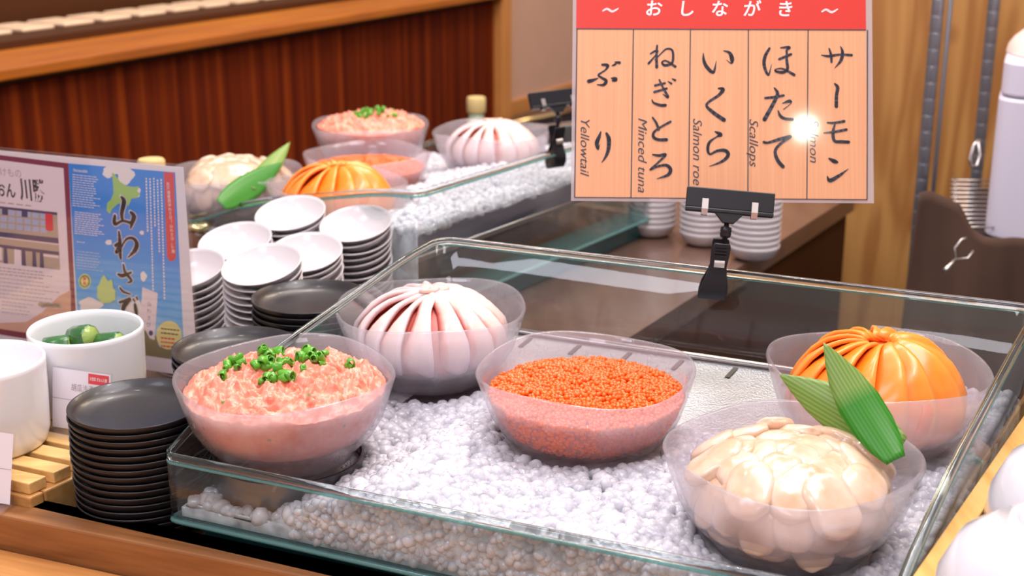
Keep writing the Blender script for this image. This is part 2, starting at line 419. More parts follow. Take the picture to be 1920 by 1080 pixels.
def scallop_mat():
    m, nt, p = mat('scallop_flesh')
    tc = N(nt, 'ShaderNodeTexCoord'); nz = N(nt, 'ShaderNodeTexNoise'); nz.inputs['Scale'].default_value = 45; nz.inputs['Detail'].default_value = 3
    nt.links.new(tc.outputs['Object'], nz.inputs['Vector'])
    rp = N(nt, 'ShaderNodeValToRGB'); e = rp.color_ramp.elements
    e[0].position = .35; e[0].color = (.66, .42, .27, 1); e[1].position = .62; e[1].color = (.76, .57, .44, 1)
    nt.links.new(nz.outputs['Fac'], rp.inputs['Fac']); nt.links.new(rp.outputs[0], p.inputs['Base Color'])
    p.inputs['Roughness'].default_value = .2; p.inputs['Subsurface Weight'].default_value = .25; p.inputs['Subsurface Radius'].default_value = (1, .6, .35); p.inputs['Subsurface Scale'].default_value = .006
    p.inputs['Coat Weight'].default_value = .4; p.inputs['Coat Roughness'].default_value = .08
    return m
M_scallop = scallop_mat()
M_sc_core = plain('scallop_core', (.62, .38, .22), .35, sss=.3)
def tuna_mat():
    m, nt, p = mat('minced_tuna')
    tc = N(nt, 'ShaderNodeTexCoord'); nz = N(nt, 'ShaderNodeTexNoise'); nz.inputs['Scale'].default_value = 70; nz.inputs['Detail'].default_value = 5; nz.inputs['Roughness'].default_value = .65
    nt.links.new(tc.outputs['Object'], nz.inputs['Vector'])
    rp = N(nt, 'ShaderNodeValToRGB'); e = rp.color_ramp.elements
    e[0].position = .30; e[0].color = (.74, .13, .07, 1); e[1].position = .70; e[1].color = (.88, .42, .31, 1); k = e.new(.5); k.color = (.84, .30, .20, 1)
    nt.links.new(nz.outputs['Fac'], rp.inputs['Fac'])
    vo = N(nt, 'ShaderNodeTexVoronoi'); vo.inputs['Scale'].default_value = 75; vo.inputs['Randomness'].default_value = 1
    nt.links.new(tc.outputs['Object'], vo.inputs['Vector'])
    sp = N(nt, 'ShaderNodeMapRange'); sp.inputs['From Min'].default_value = .14; sp.inputs['From Max'].default_value = .20; sp.inputs['To Min'].default_value = 1; sp.inputs['To Max'].default_value = 0
    nt.links.new(vo.outputs['Distance'], sp.inputs['Value'])
    wn = N(nt, 'ShaderNodeMath', operation='GREATER_THAN'); wn.inputs[1].default_value = .80
    sc = N(nt, 'ShaderNodeSeparateColor'); nt.links.new(vo.outputs['Color'], sc.inputs[0]); nt.links.new(sc.outputs[0], wn.inputs[0])
    ml = N(nt, 'ShaderNodeMath', operation='MULTIPLY'); nt.links.new(sp.outputs[0], ml.inputs[0]); nt.links.new(wn.outputs[0], ml.inputs[1])
    mx = N(nt, 'ShaderNodeMix', data_type='RGBA'); nt.links.new(ml.outputs[0], mx.inputs['Factor']); nt.links.new(rp.outputs[0], mx.inputs['A']); mx.inputs['B'].default_value = (.22, .25, .08, 1)
    nt.links.new(mx.outputs['Result'], p.inputs['Base Color'])
    bp = N(nt, 'ShaderNodeBump'); bp.inputs['Strength'].default_value = .6; bp.inputs['Distance'].default_value = .002
    nt.links.new(nz.outputs['Fac'], bp.inputs['Height']); nt.links.new(bp.outputs[0], p.inputs['Normal'])
    p.inputs['Roughness'].default_value = .3; p.inputs['Subsurface Weight'].default_value = .35; p.inputs['Subsurface Radius'].default_value = (1, .4, .3); p.inputs['Subsurface Scale'].default_value = .004
    return m
M_tuna = tuna_mat()
def green(name, c1, c2, translucent=.35):
    m, nt, p = mat(name); out = nt.nodes['Material Output']
    uv = N(nt, 'ShaderNodeUVMap'); sx = N(nt, 'ShaderNodeSeparateXYZ'); nt.links.new(uv.outputs[0], sx.inputs[0])
    ml = N(nt, 'ShaderNodeMath', operation='MULTIPLY'); ml.inputs[1].default_value = 75; nt.links.new(sx.outputs['Y'], ml.inputs[0])
    sn = N(nt, 'ShaderNodeMath', operation='SINE'); nt.links.new(ml.outputs[0], sn.inputs[0])
    mr = N(nt, 'ShaderNodeMapRange'); mr.inputs['From Min'].default_value = -1; nt.links.new(sn.outputs[0], mr.inputs['Value'])
    mx = N(nt, 'ShaderNodeMix', data_type='RGBA'); nt.links.new(mr.outputs[0], mx.inputs['Factor']); mx.inputs['A'].default_value = (*c1, 1); mx.inputs['B'].default_value = (*c2, 1)
    nt.links.new(mx.outputs['Result'], p.inputs['Base Color']); p.inputs['Roughness'].default_value = .35
    tl = N(nt, 'ShaderNodeBsdfTranslucent'); nt.links.new(mx.outputs['Result'], tl.inputs[0])
    ms = N(nt, 'ShaderNodeMixShader'); ms.inputs[0].default_value = translucent
    nt.links.new(p.outputs[0], ms.inputs[1]); nt.links.new(tl.outputs[0], ms.inputs[2]); nt.links.new(ms.outputs[0], out.inputs[0])
    return m
M_leaf_light = green('leaf_light', (.20, .36, .06), (.34, .50, .12))
M_leaf_dark = green('leaf_dark', (.04, .26, .03), (.09, .38, .05))
def overlap_shade_green():  # base half painted darker to imitate the shade of overlapping leaves
    m = green('leaf_overlap_shade', (.22, .38, .07), (.36, .52, .14), .45); nt = m.node_tree
    p = nt.nodes['Principled BSDF']; mix = [n for n in nt.nodes if n.type == 'MIX'][0]; sx = [n for n in nt.nodes if n.type == 'SEPXYZ'][0]
    rp = N(nt, 'ShaderNodeMapRange'); rp.inputs['From Min'].default_value = .50; rp.inputs['From Max'].default_value = .62; nt.links.new(sx.outputs['X'], rp.inputs['Value'])
    m2 = N(nt, 'ShaderNodeMix', data_type='RGBA'); nt.links.new(rp.outputs[0], m2.inputs['Factor']); dk = N(nt, 'ShaderNodeMix', data_type='RGBA', blend_type='MULTIPLY'); dk.inputs['Factor'].default_value = 1; nt.links.new(mix.outputs['Result'], dk.inputs['A']); dk.inputs['B'].default_value = (.22, .75, .25, 1); nt.links.new(dk.outputs['Result'], m2.inputs['A']); nt.links.new(mix.outputs['Result'], m2.inputs['B'])
    for n in nt.nodes:
        if n.type in ('BSDF_PRINCIPLED', 'BSDF_TRANSLUCENT'): nt.links.new(m2.outputs['Result'], n.inputs[0])
    return m
M_leaf_overlap = overlap_shade_green()
M_scallion = plain('scallion_green', (.10, .36, .02), .3, noise_amt=.6, nscale=260, coat=.3)
M_cuke = plain('cucumber_skin', (.03, .13, .03), .25, noise_amt=.4, nscale=120, coat=.4)
M_cukeflesh = plain('cucumber_flesh', (.30, .42, .10), .3, coat=.3)
def flat(name, col, rough=.5): return plain(name, col, rough)
M_sheet = plain('menu_paper', (.86, .46, .26), .5)
def menu_paper():
    m, nt, p = mat('pale_wood_print')
    tc = N(nt, 'ShaderNodeTexCoord'); mp = N(nt, 'ShaderNodeMapping'); mp.inputs['Scale'].default_value = (400, 1, 6)
    nt.links.new(tc.outputs['Object'], mp.inputs['Vector'])
    nz = N(nt, 'ShaderNodeTexNoise'); nz.inputs['Scale'].default_value = 1; nz.inputs['Detail'].default_value = 2; nt.links.new(mp.outputs[0], nz.inputs['Vector'])
    rp = N(nt, 'ShaderNodeValToRGB'); e = rp.color_ramp.elements
    e[0].position = .3; e[0].color = (.66, .30, .145, 1); e[1].position = .7; e[1].color = (.73, .355, .18, 1)
    nt.links.new(nz.outputs['Fac'], rp.inputs['Fac']); nt.links.new(rp.outputs[0], p.inputs['Base Color'])
    p.inputs['Roughness'].default_value = .5; p.inputs['Coat Weight'].default_value = .8; p.inputs['Coat Roughness'].default_value = .06
    return m
M_menu = menu_paper()
M_lam = sheet_glass('laminate_film', (.93, .90, .91), .35, (.75, .66, .68), .05)
M_acryl = sheet_glass('acrylic', (.98, .975, .98), .015, (.85, .8, .84), .04)
def lam(name, col):
    m = plain(name, col, .5); p = m.node_tree.nodes['Principled BSDF']; p.inputs['Coat Weight'].default_value = .6; p.inputs['Coat Roughness'].default_value = .08; return m
M_ink = lam('ink', (.035, .03, .05))
M_red = lam('menu_red', (.60, .022, .012))
M_whiteink = lam('white_ink', (.88, .84, .86))
M_paper = lam('white_paper', (.84, .80, .88))
M_page = lam('page_lavender', (.86, .76, .86))
M_maroon = lam('maroon', (.22, .02, .07))
M_greyink = lam('grey_ink', (.40, .34, .40))
M_hgreen = lam('map_green', (.36, .62, .16))
M_banner = lam('banner_red', (.75, .05, .07))
M_salmonprint = lam('salmon_print2', (.76, .44, .34))
M_yellow = lam('print_yellow', (.80, .74, .30))
M_lime = lam('print_lime', (.50, .65, .25))
M_navy = lam('print_navy', (.07, .06, .16))
M_tan = lam('print_tan', (.50, .40, .34))
M_rootgrn = lam('print_hill', (.22, .20, .10))
def bluesky():
    m, nt, p = mat('blue_poster_print')
    tc = N(nt, 'ShaderNodeTexCoord'); sx = N(nt, 'ShaderNodeSeparateXYZ'); nt.links.new(tc.outputs['Generated'], sx.inputs[0])
    nz = N(nt, 'ShaderNodeTexNoise'); nz.inputs['Scale'].default_value = 4; nt.links.new(tc.outputs['Generated'], nz.inputs['Vector'])
    ad = N(nt, 'ShaderNodeMath', operation='MULTIPLY_ADD'); ad.inputs[1].default_value = .35; nt.links.new(nz.outputs['Fac'], ad.inputs[0]); nt.links.new(sx.outputs['Z'], ad.inputs[2])
    rp = N(nt, 'ShaderNodeValToRGB'); e = rp.color_ramp.elements
    e[0].position = .2; e[0].color = (.36, .70, .95, 1); e[1].position = .9; e[1].color = (.012, .26, .86, 1); k = e.new(.5); k.color = (.02, .40, .95, 1)
    nt.links.new(ad.outputs[0], rp.inputs['Fac']); nt.links.new(rp.outputs[0], p.inputs['Base Color'])
    p.inputs['Roughness'].default_value = .5; p.inputs['Coat Weight'].default_value = .6; p.inputs['Coat Roughness'].default_value = .08
    return m
M_blue = bluesky()

# ------------------------------------------------------------------ brush strokes and type on flat signs (local x right, z up, y toward back)
def catmull(P, n=8):
    out = []
    for i in range(len(P) - 1):
        p0 = P[max(i - 1, 0)]; p1 = P[i]; p2 = P[i + 1]; p3 = P[min(i + 2, len(P) - 1)]
        for k in range(n):
            t = k / n
            out.append(tuple(.5 * ((2 * p1[j]) + (-p0[j] + p2[j]) * t + (2 * p0[j] - 5 * p1[j] + 4 * p2[j] - p3[j]) * t * t + (-p0[j] + 3 * p1[j] - 3 * p2[j] + p3[j]) * t ** 3) for j in range(3)))
    out.append(tuple(P[-1])); return out
def stroke(mb, pts, f, y, grow=0.0):
    """pts: (x, y, width) in drawing units; f maps drawing point to local (x, z); overlapping discs and quads"""
    P = catmull(pts); 
    W = [f((x, yy)) for x, yy, _ in P]; sc = (Vector(f((pts[0][0] + 1, pts[0][1]))) - Vector(f((pts[0][0], pts[0][1])))).length
    rad = [max(.4, w_ / 2) * sc + grow for _, _, w_ in P]
    L = []; Rr = []
    for i in range(len(W)):
        a = Vector(W[max(i - 1, 0)]); b = Vector(W[min(i + 1, len(W) - 1)]); t = (b - a)
        if t.length < 1e-9: t = Vector((1, 0))
        t.normalize(); nn = Vector((-t.y, t.x)); c = Vector(W[i])
        L.append(c + nn * rad[i]); Rr.append(c - nn * rad[i])
    n = len(W)
    mb.add([(p.x, y, p.y) for p in L] + [(p.x, y, p.y) for p in Rr], [(i, i + 1, n + i + 1, n + i) for i in range(n - 1)])
    for i in list(range(0, n, 3)) + [n - 1]:
        c = Vector(W[i]); k = 12
        mb.add([(c.x + rad[i] * math.cos(2 * math.pi * q / k), y, c.y + rad[i] * math.sin(2 * math.pi * q / k)) for q in range(k)], [tuple(range(k))])
def poly(mb, pts, y):
    mb.add([(p[0], y, p[1]) for p in pts], [tuple(range(len(pts)))])
def text(mb, s, pos, size, y, rot=0.0, shear=0.0, bold=0.0, ax=(1, 1), align='CENTER'):
    """built-in typeface turned into flat outlines in the local x-z plane"""
    cu = bpy.data.curves.new('type', 'FONT'); cu.body = s; cu.size = 1.0; cu.shear = shear; cu.offset = bold
    cu.align_x = align; cu.align_y = 'CENTER'; cu.fill_mode = 'FRONT'; cu.resolution_u = 3
    o = bpy.data.objects.new('type', cu); COL.objects.link(o)
    me = bpy.data.meshes.new_from_object(o.evaluated_get(bpy.context.evaluated_depsgraph_get()))
    c, sn = math.cos(rot), math.sin(rot); vs = []
    for v in me.vertices:
        x, z = v.co.x * size * ax[0], v.co.y * size * ax[1]
        vs.append((pos[0] + x * c - z * sn, y, pos[1] + x * sn + z * c))
    mb.add(vs, [tuple(p.vertices) for p in me.polygons])
    bpy.data.objects.remove(o); bpy.data.curves.remove(cu); bpy.data.meshes.remove(me)
bpy.context.view_layer.update()

# directions of the near case: A runs along its front to the right, B runs to the back
A = Vector((.916, -.402, 0)); B = Vector((.530, .848, 0))
UP = Vector((0, 0, 1))
CZ = -.03          # counter top

# ------------------------------------------------------------------ setting
mb = MB(); mb.box(-6, 6, -1, 8, -.95, -.9); tag(mb.build('floor', M_floor, smooth=False), kind='structure')
# beige wall continues the line of the left-hand counter
PD = Vector((math.sin(R(28)), math.cos(R(28)), 0)); PN = Vector((PD.y, -PD.x, 0))      # PN points to the viewer's side
P0 = Vector((-1.1, 2.0, 0))
def frame(o, xdir, n):        # matrix: local x = n, local y = xdir, local z up
    M = Matrix.Identity(4)
    for i, a in enumerate((n, xdir, UP)):
        for j in range(3): M[j][i] = a[j]
    M.translation = o
    return M
FM = frame(P0, PD, PN)
tpost = (Vector((-.053, 3.97, 0)) - P0).dot(PD)
mb = MB(); mb.box(-.05, -.0, tpost + .04, tpost + 3.2, -.9, 1.6)
o = mb.build('wall_back', M_beige, smooth=False); o.matrix_world = FM; tag(o, kind='structure')
mb = MB(); mb.box(-.005, .008, tpost + .05, tpost + 3.0, -.23, -.165)
o = mb.build('trim_1', M_post, smooth=False); o.matrix_world = FM; tag(o, kind='structure')
# knotty pine wall on the right
mb = MB(); mb.box(-.35, 1.9, 0, .05, -.9, 1.4)
for k in range(8): pass
o = mb.build('wall_right', M_pine, smooth=False); o.location = (.68, 2.48, 0); o.rotation_euler = (0, 0, R(-8)); tag(o, kind='structure')
mb = MB(); mb.box(-6, 6, 7.2, 7.3, -.9, 2.6); tag(mb.build('wall_far', M_beige, smooth=False), kind='structure')

# ------------------------------------------------------------------ left service counter with ribbed front
root = empty('service_counter', P0, 0, 'long counter with dark red-brown ribbed front and glossy orange wood ledge at the left back', 'counter')
root.matrix_world = FM
L0, L1 = -1.6, tpost
def cpart(name, boxes, m, bevel=0):
    mb = MB()
    for b in boxes: mb.box(*b)
    return mb.build(name, m, root, smooth=False, bevel=bevel)
cpart('front_panel', [(-.03, 0, L0, L1, -.9, .135)], M_panel)
cpart('shadow_gap', [(-.05, -.01, L0, L1, .135, .150)], M_darkwood)
cpart('ledge', [(-.20, .035, L0, L1, .150, .172)], M_trim, .004)
cpart('rear_step', [(-.24, -.165, L0, L1, .172, .186)], M_darkwood)
cpart('tile_shelf', [(-.42, -.24, L0, L1, .150, .186)], M_darkwood)
cpart('back_board', [(-.45, -.40, L0, L1, .150, .262)], M_darkwood)
cpart('base_cabinet', [(-.5, -.031, L0, L1, -.9, .134)], M_darkwood)
# pale tiles laid along the top
mbt = MB(); mbt.box(-.055, .055, -.043, .043, 0, .008)
tile0 = None
nt_ = 0
for k in range(18):
    yy = .10 + k * .112
    if k == 0:
        tile0 = mbt.build('pale_tile', M_tile, smooth=False, bevel=.003); o = tile0
    else:
        o = tile0.copy(); COL.objects.link(o)
    o.matrix_world = FM @ Matrix.Translation((-.31, yy, .1862))
    tag(o, 'square pale tile, %s from the left in the row on the back counter' % (['first', 'second', 'third', 'fourth', 'fifth', 'sixth', 'seventh', 'eighth', 'ninth', 'tenth', 'eleventh', 'twelfth', 'thirteenth', 'fourteenth', 'fifteenth', 'sixteenth', 'seventeenth', 'eighteenth'][k]), 'tile', 'pale tiles along the back counter')
# red goods heaped behind the tiles
for k in range(7):
    p = FM @ Vector((-.53, .02 + k * .10, .262 + .0))
    v, f = scatter([(0, 0, .03)], [.045], ICO2, (.7, 1.1), .06)
    SIDE = 1; o = np_mesh('red_packet', v, f, [M_maroon, M_banner][k % 2]); o.location = p
    tag(o, 'small dark red item at the top left corner behind the tile row', 'packet', 'red items behind the tile row')
mb = MB(); mb.box(-.62, -.455, L0, L1, .20, .262); o = mb.build('rear_shelf', M_darkwood, smooth=False); o.matrix_world = FM
tag(o, 'dark wooden shelf board behind the row of pale tiles', 'shelf')
mb = MB(); mb.box(-.04, .03, L1, L1 + .055, -.9, 1.6); o = mb.build('trim_2', M_post, smooth=False, bevel=.003); o.matrix_world = FM; tag(o, kind='structure')

# black side counter in front of the beige wall
g = empty('side_counter', (0, 0, 0), 0, 'low black counter with a shiny gold edge strip before the beige wall', 'counter')
q0 = atz(955, 233, -.20); q1 = atz(1110, 200, -.20); q2 = atz(1110, 172, -.20); q3 = atz(962, 218, -.20)
dd = (q1 - q0); dd.z = 0; dd.normalize(); nn = Vector((-dd.y, dd.x, 0))
mb = MB(); mb.prism([q0[:2], q1[:2], q2[:2], q3[:2]], -.9, -.2); mb.build('counter_body', M_dark, g, smooth=False)
mb = MB(); mb.tube([q0 + UP * .001, q1 + UP * .001], .007, 8); mb.build('edge_strip', M_gold, g)

# ------------------------------------------------------------------ main counter
E0 = Vector((.146, 1.534, 0)); ED = (Vector((.524, 2.167, 0)) - E0).normalized()
Pfl = Vector((-.276, .985, 0))
back_l = Pfl + B * .385; back_r = back_l + A * .57
k1 = E0 - ED * .19
slab = [(-1.05, 1.315), (-1.05, 2.25), (-.3, 2.62), (.45, 2.46)]
e1 = E0 + ED * .86
slab = [Pfl - A * .95 - B * .03, Pfl - A * .95 + B * .75, Vector((-.62, 2.1, 0)), Vector((-.2, 2.55, 0)), Vector((.2, 2.5, 0)), e1, k1, k1 + A * .95, k1 + A * .95 - B * .55, ]
slab = [Pfl - A * .95 - B * .02, Pfl - A * .95 + B * .75, Vector((-.70, 2.05, 0)), Vector((-.30, 2.52, 0)), Vector((.2, 2.52, 0)), e1, k1, k1 + A * .9, Pfl + A * 1.25 - B * .02]
cr = empty('buffet_counter', (0, 0, 0), 0, 'brown laminate buffet counter under the glass cases and dish stacks', 'counter')
mb = MB(); mb.prism([p[:2] for p in slab], CZ - .03, CZ); mb.build('countertop', M_stone, cr, smooth=False)
inn = [p[:2] for p in slab]
mb = MB(); mb.prism([((p[0] - .1) * .97 + .1, (p[1] - 1.5) * .985 + 1.5) for p in inn], -.9, CZ - .03); mb.build('base_cabinet', M_darkwood, cr, smooth=False)
# dark lower shelf right of the counter edge
mb = MB(); mb.prism([(k1 + ED * .0 + A * .05)[:2], (e1 + Vector((.03, 0, 0)))[:2], (1.5, 2.2), (1.5, .8), (k1 + A * .95 + B * .03)[:2]], -.9, -.30)
tag(mb.build('low_shelf', M_dark, smooth=False), 'dark lower worktop in the gap behind the front case, right of the counter edge', 'worktop')

# front rail and ledge
rl = Vector((-.42, 1.010, 0)); rr = Vector((-.128, .897, 0)); rd = (rr - rl).normalized()
fl = Vector((-.277, .973, 0))
M_r = frame(rl, Vector((-rd.y, rd.x, 0)), rd)      # local x along the rail, local y to the back
def railpt(p): q = M_r.inverted() @ p; return (q.x, q.y)
pts = [railpt(rl - rd * .7), railpt(rl + rd * 1.3), railpt(fl + A * 1.1), railpt(fl - A * .85)]
mb = MB(); mb.prism(pts, -.06, -.005)
o = mb.build('counter_rail', M_railwood, smooth=False, bevel=.002); o.matrix_world = M_r
tag(o, 'brown wooden rail along the front edge of the counter, below the black plates', 'rail')
mb = MB(); mb.prism([(-.7, -.35), (1.3, -.35), (1.3, -.001), (-.7, -.001)], -.06, -.036)
o = mb.build('front_ledge', M_ledgewood, smooth=False, bevel=.002); o.matrix_world = M_r
tag(o, 'light orange wooden ledge at the bottom left in front of the rail', 'ledge')

# ------------------------------------------------------------------ glass case
def zt(s, lb=.385):      # top of the side pane, s measured from the front
    xs = [0, .025, .127, .20, .276, .327, .385]; zs = [.058, .072, .105, .119, .134, .144, .149]
    return float(np.interp(s, xs, zs))
def smooth_z(s, lb=.385):
    s = s - (lb - .385)
    return sum(zt(min(.385, max(0, s + d))) for d in (-.03, -.015, 0, .015, .03)) / 5
LA, LB = .565, .385
def case(label, Pf, a, b, la=LA, lb=LB):
    """parallelogram tray: Pf front corner, a along the front, b to the back"""
    root = empty('glass_case', Pf, 0, label, 'display case', 'sloping glass display cases')
    c = Vector((0, 0, 0)); rc = .022
    corners = [c, a * la, a * la + b * lb, b * lb]
    names = ['front_panel', 'side_panel', 'back_panel', 'side_panel']
    # rounded perimeter
    segs = []
    for i in range(4):
        p = corners[i]; q = corners[(i + 1) % 4]; d = (q - p).normalized()
        segs.append((p, q, d))
    per = []; tagsg = []
    for i in range(4):
        p, q, d = segs[i]; pd = segs[i - 1][2]
        r = rc if i >= 2 else .010
        s0 = p - pd * r; s1 = p + d * r
        for k in range(7):
            t = k / 6
            per.append(s0.lerp(p, t).lerp(p.lerp(s1, t), t)); tagsg.append((i - 1) % 4 if k < 3 else i)
        L = (q - p).length
        for k in range(1, 14):
            t = k / 14; x = r + (L - r * 2) * t
            per.append(p + d * x); tagsg.append(i)
    n = len(per); cen = sum(corners, Vector()) / 4
    def sval(p):
        # coordinate along b
        M = Matrix(((a.x, b.x), (a.y, b.y))).inverted(); v = M @ Vector((p.x, p.y)); return v.y
    outs = []
    for i, p in enumerate(per):
        t = (per[(i + 1) % n] - per[i - 1]).normalized(); nrm = Vector((t.y, -t.x, 0))
        if nrm.dot(p - cen) < 0: nrm = -nrm
        outs.append(nrm)
    tops = [smooth_z(sval(p), lb) if sval(p) > .03 else .058 + max(0, sval(p)) * .35 for p in per]
    th = .005
    for pi in range(4):
        idx = [i for i in range(n) if tagsg[i] == pi]
        # keep order contiguous
        if pi == 3:
            idx = [i for i in idx if i > n // 2] + [i for i in idx if i < n // 2]
        last = (idx[-1] + 1) % n; idx = idx + [last]
        vs = []; 
        for i in idx:
            p = per[i]; o_ = outs[i]
            vs += [p + UP * .001, p + UP * (tops[i] - .002), p - o_ * th + UP * (tops[i] - .002), p - o_ * th + UP * .001]
        fs = []
        for k in range(len(idx) - 1):
            for j in range(4):
                fs.append((k * 4 + j, (k + 1) * 4 + j, (k + 1) * 4 + (j + 1) % 4, k * 4 + (j + 1) % 4))
        m_ = MB(); m_.add(vs, fs); m_.build(names[pi], M_case, root)
    m_ = MB(); path = [per[i] - outs[i] * (th / 2) + UP * tops[i] for i in range(n)]
    m_.tube(path, .0034, 12, closed=True); m_.build('top_rim', M_rim, root)
    m_ = MB(); path = [per[i] - outs[i] * .0008 + UP * (tops[i] - .0045) for i in range(n)]
    m_.tube(path, .0016, 6, closed=True); m_.build('edge_line', M_edge, root)
    m_ = MB(); path = [per[i] - outs[i] * .001 + UP * .003 for i in range(n)]
    m_.tube(path, .0024, 6, closed=True); m_.build('bottom_edge', M_edge, root)
    m_ = MB(); m_.prism([(p - (p - cen) * .012)[:2] for p in per], 0, .004); m_.build('bottom_panel', M_case, root, smooth=False)
    # plinth
    m_ = MB(); m_.prism([(p - (p - cen).normalized() * .028)[:2] for p in corners], CZ, -.0005); m_.build('plinth', M_plinth, root, smooth=False, bevel=.002)
    return root, corners
near_case, _ = case('large glass case in front holding five bowls of seafood on ice', Pfl, A, B)

def sloped_tray(Pf, a, b, z_f, z_b, label, slots=True):
    root = empty('steel_tray', Pf, 0, label, 'tray', 'steel trays in the glass cases')
    in_ = .012
    nu, nv = 60, 44
    def zf(t): return z_f + (z_b - z_f) * t
    la, lb = LA - in_ * 2, LB - in_ * 2
    o_ = a * in_ + b * in_
    mb = MB(); vs = []
    for j in range(2):
        for i in range(2):
            vs.append(o_ + a * la * i + b * lb * j + UP * zf(j))
    th = UP * -.0015
    vs += [v + th for v in vs]
    mb.add(vs, [(0, 1, 3, 2), (4, 6, 7, 5), (0, 4, 5, 1), (1, 5, 7, 3), (3, 7, 6, 2), (2, 6, 4, 0)])
    mb.build('tray_floor', M_steel, root, smooth=False)
    mb = MB(); cs = [vs[0], vs[1], vs[3], vs[2]]
    mb.tube([c + UP * .003 for c in cs], .0028, 8, closed=True); mb.build('tray_lip', M_metal, root)
    if slots:
        for u in np.arange(.0975, .54, .051):
            for v in (.344,):
                p = o_ + a * float(u) + b * float(v) + UP * (zf(v / lb) + .0006)
                mb = MB(); M = frame(p, b, a); M = Matrix.Translation(p) @ Matrix(((a.x, b.x, 0, 0), (a.y, b.y, 0, 0), (0, (z_b - z_f) / lb, 1, 0), (0, 0, 0, 1)))
                mb.box(-.0022, .0022, -.010, .010, 0, .0004, M)
                mb.build('slot', M_blackp, root, smooth=False)
    return root
near_tray = sloped_tray(Pfl, A, B, .010, .064, 'textured steel tray with slots under the ice in the front case')

# ------------------------------------------------------------------ bowls
bowl_prof_out = [(.0, .005), (.045, .005), (.049, .0), (.054, .0005), (.0575, .006), (.062, .0115), (.071, .021), (.0785, .034), (.0835, .049), (.0875, .062), (.0895, .069), (.0885, .0715), (.0865, .0705)]
bowl_prof_in = [(.0835, .060), (.0795, .047), (.0745, .034), (.067, .023), (.057, .016), (.04, .0125), (.0, .012)]
def inner_r(z):
    zs = [.012, .0125, .016, .023, .034, .047, .060, .0705]; rs = [.0, .04, .057, .067, .0745, .0795, .0835, .0865]
    return float(np.interp(z, zs, rs))
def bowl_mesh(seed):
    def fn(p):
        a = math.atan2(p.y, p.x); k = max(0, p.z) / .07
        s = 1 + k * (.010 * math.cos(3 * a + seed) + .012 * math.cos(4 * a + seed * 1.7))
        return Vector((p.x * s, p.y * s, p.z + k * k * .0022 * math.cos(3 * a + seed * 2.1)))
    mb = MB(); mb.lathe(bowl_prof_out + bowl_prof_in, 96, fn)
    # thin frosted shell: keep a closed wall
    return mb
BOWL = {}
def bowl(x, y, z, label, seed, scale=1.0, group='frosted glass bowls'):
    if seed not in BOWL:
        BOWL[seed] = bowl_mesh(seed).build('glass_bowl', M_bowl); o = BOWL[seed]
    else:
        o = BOWL[seed].copy(); COL.objects.link(o)
    o.location = (x, y, z); o.scale = (scale,) * 3
    tag(o, label, 'bowl', group)
    return o
def riser(x, y, z0, z1, label):
    mb = MB(); mb.lathe([(.060, 0), (.062, 0), (.062, z1 - z0), (.060, z1 - z0), (.060, 0)], 48)
    o = mb.build('bowl_stand', M_riser, auto=40); o.location = (x, y, z0)
    tag(o, label, 'stand', 'steel ring stands under the bowls'); return o

ZB = .0405
NB = {'tuna': (-.184, 1.032), 'yel': (-.074, 1.190), 'roe': (.061, 1.042), 'scal': (.197, .876), 'sal': (.297, 1.035)}
bowl(*NB['tuna'], ZB, 'frosted glass bowl at the front left of the ice, holding minced tuna', 1)
bowl(*NB['yel'], ZB + .008, 'frosted glass bowl at the back left of the front case, holding yellowtail slices', 2, .985)
bowl(*NB['roe'], ZB, 'frosted glass bowl in the middle of the ice, holding salmon roe', 3)
bowl(*NB['scal'], ZB, 'frosted glass bowl nearest the camera, holding scallops', 4, 1.0)
bowl(*NB['sal'], ZB + .006, 'frosted glass bowl at the right of the front case, holding salmon slices', 5, 1.0)
riser(*NB['tuna'], .016, ZB, 'grey steel ring stand under the minced tuna bowl, seen through the front glass')
riser(*NB['scal'], .0165, ZB, 'dark steel ring stand under the scallop bowl at the bottom')

# --- roe
def dome_pts(n, rmax, z0, h, seed=0):
    out = []
    g = math.pi * (3 - 5 ** .5)
    for i in range(n):
        r = rmax * math.sqrt((i + .5) / n); a = i * g
        out.append((r * math.cos(a), r * math.sin(a), z0 + h * (1 - (r / rmax) ** 2)))
    return np.array(out)
def roe_objs():
    zs = .0505; rm = inner_r(zs) - .0015
    prof = [(0, .0135), (.038, .0137), (.055, .0172), (.065, .0243), (.0725, .035), (.0755, .043), (rm, zs - .002), (rm * .7, zs + .002), (rm * .35, zs + .005), (0, zs + .006)]
    mb = MB(); mb.lathe(prof, 72)
    c1 = dome_pts(2100, rm, zs - .001, .0085); c1 += rng.normal(0, .0007, c1.shape)
    lump = np.array([.0012 * noise.noise(Vector((x * 60, y * 60, 3))) for x, y, z in c1]); c1[:, 2] += lump * 2
    c2 = []
    for i in range(1900):
        z = rng.uniform(.017, zs); a = rng.uniform(0, 2 * math.pi); r = inner_r(z) - .0018
        c2.append((r * math.cos(a), r * math.sin(a), z))
    c = np.vstack([c1, np.array(c2)])
    V, F = scatter(c, rng.uniform(.0018, .0024, len(c)), ICO2)
    nv = len(mb.v); bm = bmesh.new()
    base = mb
    # triangulate the base body and append
    tri = []
    for f in base.f:
        for k in range(1, len(f) - 1): tri.append((f[0], f[k], f[k + 1]))
    V2 = np.vstack([V, np.array(base.v)]); F2 = np.vstack([F, np.array(tri) + len(V)])
    return np_mesh('salmon_roe', V2, F2, M_roe)
roe = roe_objs(); roe.location = (*NB['roe'], ZB)
tag(roe, 'glistening orange salmon roe filling the middle bowl of the front case', 'salmon roe', kind='stuff')

